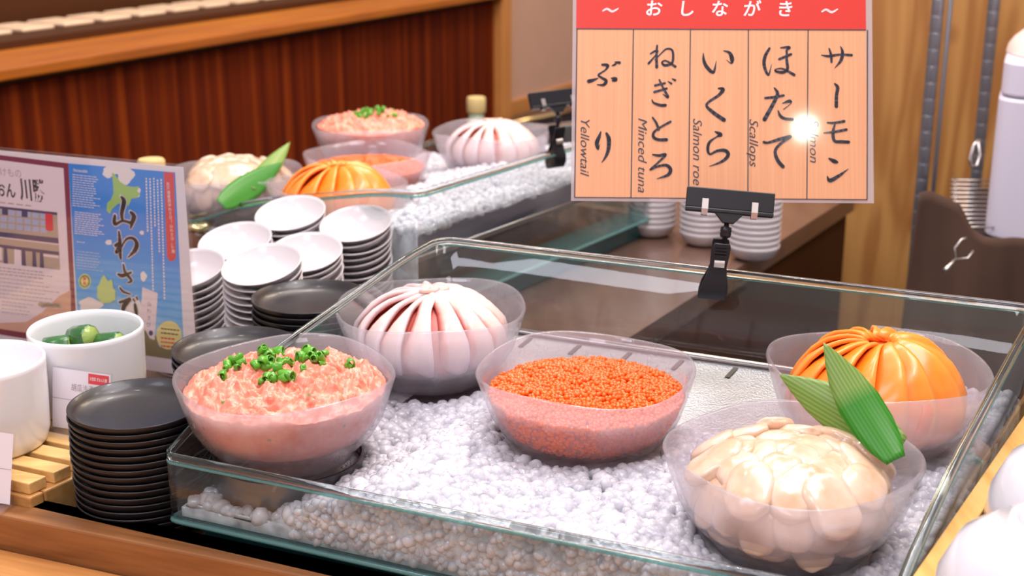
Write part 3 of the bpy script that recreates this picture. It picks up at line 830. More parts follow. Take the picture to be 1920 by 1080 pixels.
# --- minced tuna
def tuna_mesh(name, seed=0):
    n = 240; m = 110
    vs = []; 
    def pt(rf, a):
        r = rf * .0815
        z = .057 + .014 * (1 - rf ** 2.2)
        x = r * math.cos(a); y = r * math.sin(a)
        k = min(1, (1 - rf) * 8)
        q = Vector((x * 55 + seed, y * 55, 1.3)); q2 = Vector((x * 150 + seed, y * 150, 4.3)); q3 = Vector((x * 330 + seed, y * 330, 9))
        v1 = noise.voronoi(Vector((x * 105 + seed, y * 105, 2.2)))[0][0]; v2 = noise.voronoi(Vector((x * 230 + seed, y * 230, 7.2)))[0][0]
        z += (.0085 * (.6 - v1) + .0040 * (.6 - v2)) * (.3 + .7 * k)
        z += (.0075 * noise.noise(q) + .0058 * abs(noise.noise(q2)) + .0012 * abs(noise.noise(q3))) * (.3 + .7 * k)
        return Vector((x, y, z))
    rows = []
    for j in range(m):
        rf = 1 - j / m
        row = []
        for i in range(n):
            row.append(len(vs)); vs.append(pt(rf, 2 * math.pi * i / n))
        rows.append(row)
    top = len(vs); vs.append(pt(0, 0))
    low = []
    for z in (.056, .048, .040, .032, .024, .0175, .0140):
        row = []
        for i in range(n):
            a = 2 * math.pi * i / n; r = inner_r(z) - .0012
            w_ = .0018 * abs(noise.noise(Vector((math.cos(a) * 5, math.sin(a) * 5, z * 90 + seed))))
            row.append(len(vs)); vs.append(Vector(((r - w_) * math.cos(a), (r - w_) * math.sin(a), z)))
        low.append(row)
    bot = len(vs); vs.append(Vector((0, 0, .0135)))
    fs = []
    for a_, b_ in zip(rows[:-1], rows[1:]):
        for i in range(n): fs.append((a_[i], a_[(i + 1) % n], b_[(i + 1) % n], b_[i]))
    for i in range(n): fs.append((rows[-1][i], rows[-1][(i + 1) % n], top))
    seq = [rows[0]] + low
    for a_, b_ in zip(seq[:-1], seq[1:]):
        for i in range(n): fs.append((a_[(i + 1) % n], a_[i], b_[i], b_[(i + 1) % n]))
    for i in range(n): fs.append((low[-1][(i + 1) % n], low[-1][i], bot))
    mb = MB(); mb.add(vs, fs); return mb.build(name, M_tuna), pt
tuna, tuna_pt = tuna_mesh('minced_tuna'); tuna.location = (*NB['tuna'], ZB)
tag(tuna, 'rough pink mound of minced tuna in the front left bowl', 'minced tuna')
mb = MB(); mb.lathe([(.0022, -.0018), (.0030, -.0018), (.0032, 0), (.0030, .0018), (.0022, .0018), (.0020, 0), (.0022, -.0018)], 14)
scal0 = mb.build('scallion_piece', M_scallion)
clusters = [(-.015, .03, .013), (-.040, .012, .008), (-.018, .0, .008), (.012, .030, .012), (.026, .022, .009), (-.002, .012, .009), (-.010, -.018, .009), (.004, -.025, .007), (-.045, -.015, .003), (.014, -.008, .006), (.052, .018, .005), (-.022, .018, .01)]
cnt = 0
for ci, (cx, cy, sp) in enumerate(clusters):
    for k in range(8 if sp > .006 else 2):
        x = cx + random.gauss(0, sp * .5); y = cy + random.gauss(0, sp * .5)
        rf = math.hypot(x, y) / .0815
        if rf > .9: continue
        p = tuna_pt(rf, math.atan2(y, x))
        o = scal0 if cnt == 0 else scal0.copy()
        if cnt: COL.objects.link(o)
        cnt += 1
        o.location = Vector((*NB['tuna'], ZB)) + p + Vector((0, 0, .0018 + random.random() * .0022))
        o.rotation_euler = (random.uniform(0, 3), random.uniform(0, 3), random.uniform(0, 3))
        s = random.uniform(.95, 1.6); o.scale = (s, s * random.uniform(.6, 1), s * random.uniform(.9, 2.0))
        tag(o, 'chopped green scallion piece on the minced tuna in the front left bowl', 'scallion', 'chopped scallions on the front minced tuna')

# --- fanned fish slices
def slice_mesh(name, half_ang, prof, lift, thick, mat_, seed, narrow=.35, twist=0.0):
    """prof: list of (r, z) from the centre of the dome down to the bowl wall"""
    ns = 22; nw = 8; rnd = random.Random(seed)
    ps = []; 
    L = [0]
    for i in range(1, len(prof)): L.append(L[-1] + math.hypot(prof[i][0] - prof[i - 1][0], prof[i][1] - prof[i - 1][1]))
    top = []; 
    ph = rnd.uniform(0, 6); 
    for i in range(ns):
        t = i / (ns - 1); d = t * L[-1]
        r = float(np.interp(d, L, [p[0] for p in prof])); z = float(np.interp(d, L, [p[1] for p in prof]))
        d2 = min(L[-1], d + .002); r2 = float(np.interp(d2, L, [p[0] for p in prof])); z2 = float(np.interp(d2, L, [p[1] for p in prof]))
        if d2 - d < 1e-5: tr, tz = 0, -1
        else: tr, tz = (r2 - r) / (d2 - d), (z2 - z) / (d2 - d)
        ln = math.hypot(tr, tz); nr, nz_ = -tz / ln, tr / ln
        if nz_ < 0 and t < .3: nr, nz_ = -nr, -nz_
        row = []
        hw = max(.0065, r * math.tan(half_ang)) if t < .9 else max(.0065, r * math.tan(half_ang)) * (1 - (t - .9) * 3)
        hw *= (1 + .08 * math.sin(ph + t * 7))
        for j in range(nw):
            w_ = j / (nw - 1) * 2 - 1
            of = lift * w_ * .5 + thick * .5 * (1 - abs(w_) ** 3) + .0009 * math.sin(ph + t * 11 + w_ * 2)
            row.append((r + nr * of, w_ * hw + twist * t * t * .02, z + nz_ * of, t, (w_ + 1) / 2, nr, nz_))
        top.append(row)
    vs = []; uvs = []
    for row in top:
        for c in row: vs.append((c[0], c[1], c[2])); uvs.append((c[3], c[4]))
    nb = len(vs)
    for row in top:
        for c in row: vs.append((c[0] - c[5] * thick, c[1] * .97, c[2] - c[6] * thick)); uvs.append((c[3], c[4]))
    fs = []
    for i in range(ns - 1):
        for j in range(nw - 1):
            a_ = i * nw + j; fs.append((a_, a_ + nw, a_ + nw + 1, a_ + 1)); fs.append((nb + a_, nb + a_ + 1, nb + a_ + nw + 1, nb + a_ + nw))
        for j in (0, nw - 1):
            a_ = i * nw + j; fs.append((a_, nb + a_, nb + a_ + nw, a_ + nw))
    for i in (0, ns - 1):
        for j in range(nw - 1):
            a_ = i * nw + j; fs.append((a_, a_ + 1, nb + a_ + 1, nb + a_))
    mb = MB(); mb.add(vs, fs); o = mb.build(name, mat_)
    uvl = o.data.uv_layers.new(name='UVMap')
    for l in o.data.loops: uvl.data[l.index].uv = uvs[l.vertex_index]
    return o
yprof = [(.004, .097), (.014, .0965), (.028, .0925), (.042, .085), (.054, .074), (.063, .062), (.069, .050), (.0695, .038), (.064, .027), (.055, .0215)]
sprof = [(.011, .095), (.016, .099), (.028, .0975), (.042, .090), (.054, .079), (.063, .066), (.0685, .052), (.0690, .038), (.0635, .027), (.055, .0215)]
yprof = [(a_ * .97, .05 + (b_ - .05) * .68 if b_ > .05 else b_) for a_, b_ in yprof]
sprof = [(a_ * .97, .05 + (b_ - .05) * .82 if b_ > .05 else b_) for a_, b_ in sprof]
def fan(name, centre, z, prof, nsl, half, lift, thick, mat_, label, group, cat, core_mat, core_label, rot=0, scale=1.0, protos=None, twist=0.0):
    protos = protos or [slice_mesh(name, half, prof, lift, thick, mat_, 11 + k, twist=twist) for k in range(3)]
    fresh = not protos[0].get('used')
    for k in range(nsl):
        p = protos[k % len(protos)]
        if not p.get('used'): o = p; p['used'] = 1
        else: o = p.copy(); COL.objects.link(o)
        o.location = (*centre, z); o.rotation_euler = (0, 0, rot + 2 * math.pi * k / nsl + random.uniform(-.055, .055)); o.scale = (scale * random.uniform(.985, 1.02), scale * random.uniform(.9, 1.12), scale * random.uniform(.985, 1.012))
        am = math.degrees(o.rotation_euler.z) % 360
        sd = 'right' if am < 45 or am >= 315 else 'rear' if am < 135 else 'left' if am < 225 else 'front'
        tag(o, label + ', on its %s side' % sd, cat, group)
    return protos
def core(name, centre, z, prof, m, label, cat, shrink=.0052, top=.0):
    pr = [(max(0, r - shrink), zz - shrink * .9 - top) for r, zz in prof]
    pr = [(0, pr[0][1])] + pr[1:] + [(.03, .0165), (0, .0165)]
    mb = MB(); mb.lathe(pr, 40); o = mb.build(name, m); o.location = (*centre, z); tag(o, label, cat); return o
yprot = fan('yellowtail_slice', NB['yel'], ZB + .008, yprof, 15, R(10.2), .0065, .0046, M_yellowtail, 'pale pink yellowtail slice of the dome in the front case', 'yellowtail slices in the front case', 'fish slice', None, None)
core('yellowtail_filling', NB['yel'], ZB + .008, yprof, M_yt_core, 'red flesh under the yellowtail slices in the front case', 'fish')
sprot = fan('salmon_slice', NB['sal'], ZB + .006, sprof, 15, R(16.5), .0095, .0038, M_salmon, 'bright orange salmon slice of the dome in the front case', 'salmon slices in the front case', 'fish slice', None, None, twist=-.8)
core('salmon_filling', NB['sal'], ZB + .006, sprof, M_sa_core, 'orange-red flesh in the middle of the salmon dome in the front case', 'fish')
# bits of yellowtail on the crown
def crown(centre, z, n, m, name, label, group, cat='fish slice', proto=None):
    res = proto
    for k in range(n):
        if res is None:
            v, f = scatter([(0, 0, 0)], [.0062], ICO2, None, .05); v[:, 2] *= .45; v[:, 0] *= 1.3
            res = np_mesh(name, v, f, m); o = res
        else: o = res.copy(); COL.objects.link(o)
        a = 2 * math.pi * k / n; r = .004 if k % 2 else .009
        o.location = (centre[0] + r * math.cos(a), centre[1] + r * math.sin(a), z); o.rotation_euler = (random.uniform(-.4, .4), random.uniform(-.4, .4), a)
        tag(o, label, cat, group)
    return res
M_ytbit = plain('yellowtail_bit', (.86, .52, .46), .25, sss=.3, coat=.3)
ybit = crown(NB['yel'], ZB + .008 + .0845, 6, M_ytbit, 'yellowtail_scrap', 'small pink yellowtail scrap on the crown of the dome in the front case', 'yellowtail scraps in the front case')

# --- scallops
def scallop_mesh(seed):
    bv, bf = ico(4); rnd = random.Random(seed); off = Vector((rnd.random() * 9, rnd.random() * 9, 0))
    V = []
    for p in bv:
        v = Vector(p); r = math.hypot(v.x, v.y)
        k = 1 + .12 * noise.noise(v * 1.1 + off) + .07 * noise.noise(v * 2.6 + off)
        # rounded disc
        s = (abs(v.x) ** 2.6 + abs(v.y) ** 2.6 + abs(v.z) ** 2.6) ** (-1 / 2.6)
        v = v * s * k
        V.append((v.x * .0215, v.y * .0165, v.z * .0070))
    o = np_mesh('scallop', np.array(V), bf, M_scallop); return o
sproto = [scallop_mesh(k) for k in range(4)]; sused = [False] * 4
def scallops(centre, z, label, group, n1=24, n2=18, n3=11):
    spots = []
    g = math.pi * (3 - 5 ** .5)
    for i in range(n1):
        r = .064 * math.sqrt((i + .4) / n1); a = i * g
        zz = .055 + .013 * (1 - (r / .074) ** 2) + random.uniform(-.001, .002)
        spots.append((r * math.cos(a), r * math.sin(a), zz, a, r / .064 * .75))
    for i in range(n2):
        a = 2 * math.pi * i / n2; spots.append((.0625 * math.cos(a), 0.0625 * math.sin(a), .041 + (i % 2) * .005, a, 1.2))
    for i in range(n3):
        a = 2 * math.pi * (i + .4) / n3; spots.append((.053 * math.cos(a), .053 * math.sin(a), .027, a, .95))
    for i, (x, y, zz, a, tilt) in enumerate(spots):
        k = i % 4
        if not sused[k]: o = sproto[k]; sused[k] = True
        else: o = sproto[k].copy(); COL.objects.link(o)
        q = Matrix.Rotation(a, 4, 'Z') @ Matrix.Rotation(tilt + random.uniform(-.12, .12), 4, 'Y') @ Matrix.Rotation(random.uniform(0, 6.28) if i < n1 else random.choice([0, 1.57]), 4, 'Z')
        o.matrix_world = Matrix.Translation((centre[0] + x, centre[1] + y, z + zz)) @ q @ Matrix.Scale(random.uniform(.88, 1.12) if i < n1 else .9, 4)
        am = math.degrees(a) % 360; sd = 'right' if am < 45 or am >= 315 else 'rear' if am < 135 else 'left' if am < 225 else 'front'
        tag(o, label + (', top of the heap, ' if i < n1 else ', against the glass, ') + sd + ' side', 'scallop', group)
scallops(NB['scal'], ZB, 'cream scallop in the nearest bowl', 'scallops in the front case')
scprof = [(0, .068), (.03, .066), (.055, .060), (.064, .054), (.064, .045), (.058, .030), (.05, .02)]
def sccore(c, z, lab):
    mb = MB(); mb.lathe([(r * .93, zz - .006) for r, zz in scprof] + [(0, .0145)], 40); o = mb.build('scallop_filling', M_sc_core); o.location = (*c, z); tag(o, lab, 'scallop'); return o
sccore(NB['scal'], ZB, 'cream scallop flesh packed in the middle of the bowl nearest the camera')

# --- leaves
def leaf(tip, base, width, m, label, bend=.006, wdir=None):
    tip = Vector(tip); base = Vector(base); d = tip - base; L = d.length; d.normalize()
    wv = (Vector(wdir) - d * Vector(wdir).dot(d)).normalized() if wdir else d.cross(Vector((0, -1, .25))).normalized()
    nn = d.cross(wv)
    n = 22; k = 7; vs = []; uvs = []
    for i in range(n + 1):
        t = i / n
        hw = width / 2 * (math.sin(math.pi * min(1, (1 - t)) ** .62 * .5 + 0) ** 1.0) * min(1, .45 + t * 2.2)
        hw = width / 2 * max(0.02, (1 - t) ** .8 * 1.9 * min(1, .42 + t * 1.4) if t > .28 else .72 + t * 1.0)
        hw = width / 2 * float(np.interp(t, [0, .12, .3, .5, .7, .85, .95, 1], [.45, .75, .97, 1, .78, .45, .17, .01]))
        for j in range(k):
            w_ = j / (k - 1) * 2 - 1
            vs.append(base + d * (L * t) + wv * (hw * w_) + nn * (bend * math.sin(math.pi * t) + .0025 * abs(w_) * hw / width * 2)); uvs.append((t, (w_ + 1) / 2 * max(.05, hw / (width / 2)) - .5 * hw / (width / 2)))
    fs = [(i * k + j, i * k + j + 1, (i + 1) * k + j + 1, (i + 1) * k + j) for i in range(n) for j in range(k - 1)]
    nb = len(vs)
    vs2 = [v + nn * .0004 for v in vs]
    rim = []
    mb = MB(); mb.add(vs + vs2, fs + [tuple(x + nb for x in reversed(f)) for f in fs] +
        [(i * k, (i + 1) * k, nb + (i + 1) * k, nb + i * k) for i in range(n)] + [((i + 1) * k + k - 1, i * k + k - 1, nb + i * k + k - 1, nb + (i + 1) * k + k - 1) for i in range(n)] +
        [(j + 1, j, nb + j, nb + j + 1) for j in range(k - 1)] + [(n * k + j, n * k + j + 1, nb + n * k + j + 1, nb + n * k + j) for j in range(k - 1)])
    o = mb.build('bamboo_leaf', m); uvl = o.data.uv_layers.new(name='UVMap'); uu = uvs + uvs
    for l in o.data.loops: uvl.data[l.index].uv = uu[l.vertex_index]
    return tag(o, label, 'leaf', 'bamboo leaf garnish')
leaf(at(1461, 702, 1.00), at(1690, 838, .955), .034, M_leaf_light, 'light green bamboo leaf pointing left from the scallop bowl nearest the camera')
leaf(at(1544, 642, .975), at(1680, 862, .925), .031, M_leaf_overlap, 'green bamboo leaf standing upright in the scallop bowl nearest the camera', .004)

# ------------------------------------------------------------------ ice
def ice(name, Pf, a, b, avoid, height, count, label, la=LA, lb=LB, zfl=.010, zbk=.064):
    Mi = Matrix(((a.x, b.x), (a.y, b.y)))
    def top(u, v):
        return height(u, v)
    # heap surface
    nu, nv = 90, 64; V = []; idx = {}
    for j in range(nv + 1):
        for i in range(nu + 1):
            u = .008 + (la - .016) * i / nu; v = .008 + (lb - .016) * j / nv
            p = a * u + b * v; z = top(u, v) - .0035 + .0015 * noise.noise(Vector((u * 90, v * 90, 0)))
            V.append((p.x, p.y, max(z, .004 if True else 0)))
    F = []
    for j in range(nv):
        for i in range(nu):
            q = j * (nu + 1) + i
            u = .008 + (la - .016) * (i + .5) / nu; v = .008 + (lb - .016) * (j + .5) / nv
            fl_ = zfl + (zbk - zfl) * v / lb
            if top(u, v) - .005 < fl_ - .001: continue
            F.append((q, q + 1, q + nu + 2)); F.append((q, q + nu + 2, q + nu + 1))
    for i in range(nu):
        a0 = len(V); V.append((V[i][0], V[i][1], .0045)); V.append((V[i + 1][0], V[i + 1][1], .0045)); F.append((i, a0, a0 + 1)); F.append((i, a0 + 1, i + 1))
    for j in range(nv):
        for e_ in (0, nu):
            p_ = j * (nu + 1) + e_; q_ = (j + 1) * (nu + 1) + e_
            a0 = len(V); V.append((V[p_][0], V[p_][1], .0045)); V.append((V[q_][0], V[q_][1], .0045)); F.append((p_, a0, a0 + 1)); F.append((p_, a0 + 1, q_))
    V = np.array(V); F = np.array(F)
    cs = []; rs = []
    tries = 0
    while len(cs) < count and tries < count * 6:
        tries += 1
        u = rng.uniform(.012, la - .012); v = rng.uniform(.012, lb - .012)
        t = top(u, v); fl_ = zfl + (zbk - zfl) * v / lb
        if t < fl_: continue
        p = a * u + b * v; wx, wy = p.x + Pf.x, p.y + Pf.y
        r = rng.uniform(.0036, .0078)
        z = max(fl_ + r * .6, t - rng.uniform(0, .0045))
        if any((wx - x) ** 2 + (wy - y) ** 2 < (rad + r * .6 + max(0, z - zb) * .9) ** 2 for x, y, rad, zb in avoid): continue
        cs.append((p.x, p.y, z)); rs.append(r)
    # ice piled against the front pane
    for k in range(int(count * .26)):
        u = rng.uniform(.012, la - .012); v = rng.uniform(.0075, .012); t = top(u, v)
        if t < .012 or u < .11 and t < .03: continue
        p = a * u + b * v; cs.append((p.x, p.y, rng.uniform(.008, t))); rs.append(rng.uniform(.003, .005))
    V1, F1 = scatter(np.array(cs), np.array(rs), ICO2, (.6, 1.15), .10)
    Vn = np.vstack([V1, V]); Fn = np.vstack([F1, F + len(V1)])
    o = np_mesh(name, Vn, Fn, M_ice); o.location = Pf
    return tag(o, label, 'ice', kind='stuff')
def sm(x): x = max(0., min(1., x)); return x * x * (3 - 2 * x)
def near_height(u, v):
    fl_ = .010 + .054 * v / LB
    h = .052 * sm((u - .03) / .17) + .004
    h = min(h, .052)
    if u > .36: h = h - .010 * sm((u - .36) / .1)
    # bare steel along the back, right of the yellowtail bowl
    k = sm((v - (.225 if u > .18 else .27)) / .03)
    h = max(h, fl_ + .004) * (1 - k) + (fl_ - .01) * k
    if u > .40: 
        h = max(h, fl_ + .008)
    h += .004 * noise.noise(Vector((u * 14, v * 14, 5)))
    return h
av = [(NB[k][0], NB[k][1], .060, ZB) for k in NB]
ice('crushed_ice', Pfl, A, B, av, near_height, 6200, 'heap of crushed white ice around the bowls in the front case')

# ------------------------------------------------------------------ far case with its bowls
K = Vector((-.107, 1.504, 0))
FB = Vector((math.sin(R(34.2)), math.cos(R(34.2)), 0))      # along its back rim, away from us
FS = Vector((math.sin(R(-54)), math.cos(R(-54)), 0))         # toward its low front
# its front left corner seen from its own front
far_a = -FB; far_b = -FS
FLB = .46
Pff = K + FS * FLB + FB * .60
def farcase():
    return case('glass case further back by the dish stacks, holding the second set of seafood bowls', Pff, far_a, far_b, .60, FLB)
far_case, _ = farcase()
_LA, _LB = LA, LB; LA, LB = .60, FLB
far_tray = sloped_tray(Pff, far_a, far_b, .010, .064, 'steel tray under the ice in the case further back', slots=False)
LA, LB = _LA, _LB
def fpos(a_, b_): p = K + FB * a_ + FS * b_; return (p.x, p.y)
FP = {'tuna': (-.215, 2.055), 'yel': (-.030, 2.035), 'roe': (-.205, 1.885), 'scal': (-.372, 1.800), 'sal': (-.222, 1.69)}
FZ = {'tuna': .060, 'yel': .053, 'roe': .048, 'scal': .040, 'sal': .050}
lab = {'tuna': 'minced tuna', 'yel': 'yellowtail slices', 'roe': 'salmon roe', 'scal': 'scallops', 'sal': 'salmon slices'}
for k, sd in zip(('tuna', 'yel', 'roe', 'scal', 'sal'), (2, 3, 1, 5, 4)):
    bowl(*FP[k], FZ[k], 'frosted glass bowl of %s in the case further back' % lab[k], sd, 1.0)
r2 = roe.copy(); COL.objects.link(r2); r2.location = (*FP['roe'], FZ['roe']); tag(r2, 'orange salmon roe in the bowl of the case further back', 'salmon roe', kind='stuff')
t2 = tuna.copy(); COL.objects.link(t2); t2.location = (*FP['tuna'], FZ['tuna'] + .010); t2.rotation_euler = (0, 0, 1); tag(t2, 'pink mound of minced tuna in the case further back', 'minced tuna')
for k in range(34):
    x, y = random.gauss(-.012 if k % 2 else .022, .008), random.gauss(.0, .012)
    p = tuna_pt(math.hypot(x, y) / .0815, math.atan2(y, x)); o = scal0.copy(); COL.objects.link(o)
    o.location = Vector((*FP['tuna'], FZ['tuna'] + .010)) + p + Vector((0, 0, .003)); o.rotation_euler = (random.uniform(0, 3), random.uniform(0, 3), random.uniform(0, 3)); o.scale = (1.3, 1.1, 1.6)
    tag(o, 'chopped green scallion piece on the minced tuna in the case further back', 'scallion', 'chopped scallions on the far minced tuna')
fan('yellowtail_slice', FP['yel'], FZ['yel'], yprof, 15, 0, 0, 0, None, 'yellowtail slice of the dome in the case further back', 'yellowtail slices in the far case', 'fish slice', None, None, protos=yprot)
core('yellowtail_filling', FP['yel'], FZ['yel'], yprof, M_yt_core, 'red flesh under the yellowtail slices in the case further back', 'fish')
crown(FP['yel'], FZ['yel'] + .0845, 5, None, '', 'small pink yellowtail scrap on the crown of the dome in the case further back', 'yellowtail scraps in the far case', proto=ybit)
fan('salmon_slice', FP['sal'], FZ['sal'], sprof, 15, 0, 0, 0, None, 'orange salmon slice of the dome in the case further back', 'salmon slices in the far case', 'fish slice', None, None, protos=sprot)
core('salmon_filling', FP['sal'], FZ['sal'], sprof, M_sa_core, 'orange-red flesh in the middle of the salmon dome in the case further back', 'fish')
scallops(FP['scal'], FZ['scal'] + .009, 'cream scallop in the further case', 'scallops in the far case', 24, 12, 8)
sccore(FP['scal'], FZ['scal'], 'cream scallop flesh packed in the middle of the far scallop bowl')
leaf(at(529, 304, 1.80), at(415, 383, 1.70), .036, M_leaf_dark, 'broad green bamboo leaf leaning beside the far scallops, lower one', .004)
leaf(at(544, 266, 1.86), at(470, 350, 1.75), .026, M_leaf_light, 'narrow green bamboo leaf pointing up behind the broad one at the far scallops', .004)
for k in FP:
    if k in ('sal', 'roe', 'tuna', 'scal', 'yel') and FZ[k] > .0: 
        v = (Vector((*FP[k], 0)) - Pff); 
        M2 = Matrix(((far_a.x, far_b.x), (far_a.y, far_b.y))).inverted() @ Vector((v.x, v.y))
        zfl = .010 + .054 * M2.y / FLB
        if FZ[k] - zfl > .004: riser(*FP[k], zfl + .001, FZ[k], 'steel ring stand under the far bowl of %s' % lab[k])
def far_height(u, v):
    fl_ = .010 + .054 * v / FLB
    h = .045 + .055 * sm((v - .06) / .32)
    h = max(h, fl_ + .006)
    return h + .005 * noise.noise(Vector((u * 14, v * 14, 2)))
av = [(FP[k][0], FP[k][1], .060, FZ[k]) for k in FP]
ice('crushed_ice', Pff, far_a, far_b, av, far_height, 5600, 'heap of crushed ice around the bowls in the case further back', la=.60, lb=FLB)

# ------------------------------------------------------------------ plates and dishes
ORD = ['topmost', 'second from the top', 'third from the top', 'fourth from the top', 'fifth from the top', 'sixth from the top', 'seventh from the top', 'eighth from the top', 'ninth from the top', 'tenth from the top', 'eleventh from the top', 'twelfth from the top', 'thirteenth from the top', 'fourteenth from the top', 'fifteenth from the top', 'sixteenth from the top', 'seventeenth from the top', 'eighteenth from the top', 'nineteenth from the top', 'twentieth from the top', 'twenty-first from the top', 'twenty-second from the top', 'twenty-third from the top']
mb = MB(); mb.lathe([(0, .0015), (.036, .0015), (.038, 0), (.041, 0), (.0425, .0018), (.052, .0040), (.0590, .0085), (.0620, .0135), (.0618, .0146), (.0605, .0143), (.0570, .0100), (.050, .0062), (.040, .0044), (0, .0040)], 80)
mb.v = [(x * .922, y * .922, z) for x, y, z in mb.v]
plate0 = mb.build('black_plate', M_black); pused = False
BL = [((-.311, 1.052), .077, 'tall black stack beside the front case'), ((-.2505, 1.163), .087, 'black stack behind the minced tuna bowl'), ((-.1997, 1.281), .098, 'black stack before the white dishes')]
for (x, y), zt_, nm in BL:
    pitch = .0062; n = int(round((zt_ - .0146 - CZ) / pitch)) + 1; pitch = (zt_ - .0146 - CZ) / (n - 1)
    for k in range(n):
        if not pused: o = plate0; pused = True
        else: o = plate0.copy(); COL.objects.link(o)
        o.location = (x + random.uniform(-.0006, .0006), y + random.uniform(-.0006, .0006), zt_ - .0146 - pitch * k)
        o.rotation_euler = (0, 0, random.uniform(0, 6))
        tag(o, 'round black plate, %s of the %s' % (ORD[k], nm), 'plate', 'stacked black plates')
def dish_fn(p): return Vector((p.x, p.y, p.z + .24 * (p.y + .30 * p.x) * (p.z / .021) * (math.hypot(p.x, p.y) / .047)))
mb = MB(); mb.lathe([(0, .002), (.019, .002), (.0205, 0), (.0225, 0), (.0235, .0025), (.032, .0065), (.041, .0135), (.0462, .0205), (.0468, .0220), (.0455, .0222), (.0440, .0205), (.039, .0145), (.030, .0088), (.020, .0055), (0, .0048)], 72, dish_fn)
mb.v = [(x * .89, y * .89, z * .95) for x, y, z in mb.v]
dish0 = mb.build('sauce_dish', M_white); dused = False
WD = [((-.262, 1.557), .115, 'rear middle white stack'), ((-.1805, 1.515), .113, 'right-hand white stack'), ((-.314, 1.488), .100, 'left rear white stack'), ((-.228, 1.440), .100, 'white stack second from the right'), ((-.260, 1.358), .110, 'front middle white stack'), ((-.351, 1.405), .091, 'white stack beside the blue poster')]
for (x, y), zt_, nm in WD:
    pitch = .0074; n = int(round((zt_ - .0222 - CZ) / pitch)) + 1; pitch = (zt_ - .0222 - CZ) / (n - 1)
    jx, jy = 0, 0
    for k in range(n):
        if not dused: o = dish0; dused = True
        else: o = dish0.copy(); COL.objects.link(o)
        o.location = (x + random.uniform(-.0009, .0009), y + random.uniform(-.0009, .0009), zt_ - .0222 - pitch * k)
        o.rotation_euler = (0, 0, random.uniform(-.15, .15))
        tag(o, 'small white dish, %s of the %s' % (ORD[k], nm), 'dish', 'stacked white sauce dishes')

# ------------------------------------------------------------------ slatted stand, cups, cucumbers, cards
sf = Vector((-.398, 1.022, 0))
stand = empty('slatted_stand', (sf.x, sf.y, CZ), 0, 'low wooden slatted stand at the left edge, under the white pots', 'stand')
SM = Matrix(((-A.x, B.x, 0, 0), (-A.y, B.y, 0, 0), (0, 0, 1, 0), (0, 0, 0, 1)))
h = .034
mb = MB(); mb.box(0, .42, 0, .014, 0, h, SM); mb.build('front_board', M_framewood, stand, smooth=False, bevel=.0015)
mb = MB(); mb.box(0, .42, .216, .23, 0, h, SM); mb.build('rear_board', M_framewood, stand, smooth=False, bevel=.0015)
mb = MB(); mb.box(0, .014, .015, .215, 0, h, SM); mb.build('end_board', M_framewood, stand, smooth=False, bevel=.0015)
for k in range(9):
    mb = MB(); y0 = .004 + k * .0255
    mb.box(.004, .42, y0, y0 + .018, h + .0002, h + .0105, SM); mb.build('slat', M_slatwood, stand, smooth=False, bevel=.001)
def pot(x, y, z, label):
    t = empty('ceramic_pot', (x, y, z), 0, label, 'pot', 'white ceramic pots')
    mb = MB(); mb.lathe([(0, .001), (.040, .001), (.0435, .0), (.0455, .0025), (.0480, .012), (.0492, .04), (.0500, .070), (.0500, .0735), (.0488, .0752), (.0474, .0735), (.0466, .068), (.0455, .04), (.0435, .012), (.038, .006), (0, .005)], 72)
    mb.build('pot_body', M_pot, t); return t
pp1 = pot(-.397, 1.199, .0148, 'white ceramic pot of cucumber chunks beside the blue poster')
pp2 = pot(-.4604, 1.1107, .0148, 'empty-looking white ceramic pot cut off by the left edge of the photo')
pp1.scale = (1.05,) * 3; pp2.scale = (1.05,) * 3
def cuke(loc, rot, s, label):
    t = empty('cucumber_chunk', loc, 0, label, 'cucumber', 'cucumber chunks in the pot'); t.rotation_euler = rot; t.scale = (s,) * 3
    fn = lambda p: Vector((p.x * (1 + .03 * math.cos(9 * math.atan2(p.y, p.x))), p.y * (1 + .03 * math.cos(9 * math.atan2(p.y, p.x))), p.z))
    mb = MB(); mb.lathe([(.0096, -.012), (.0108, -.0105), (.011, 0), (.0108, .0105), (.0096, .012)], 36, fn); mb.build('skin', M_cuke, t)
    mb = MB(); mb.lathe([(0, -.0122), (.0094, -.0119), (.0094, .0119), (0, .0122)], 36, fn); mb.build('flesh', M_cukeflesh, t)
px, py, pz = -.397, 1.199, .0815
cuke((px - .006, py + .006, pz - .001), (R(75), 0, R(58)), 1.05, 'cucumber chunk lying on top with its cut end facing right')
cuke((px - .027, py - .003, pz - .008), (R(85), 0, R(100)), 1.0, 'cucumber chunk at the left side of the pot')
cuke((px + .020, py + .004, pz - .006), (R(80), .3, R(70)), .95, 'paler cucumber chunk at the right of the topmost one')
cuke((px + .034, py + .014, pz - .010), (R(80), 0, R(140)), .8, 'cucumber chunk just showing at the right rim of the pot')
for k, (dx, dy) in enumerate([(-.02, .02), (.0, -.02), (.02, .025), (.0, .0), (-.02, -.018), (.02, -.02), (-.005, .026)]):
    cuke((px + dx, py + dy, pz - .028), (R(80), 0, k * 1.1), 1.0, 'cucumber chunk in the lower layer inside the pot, under the top ones')

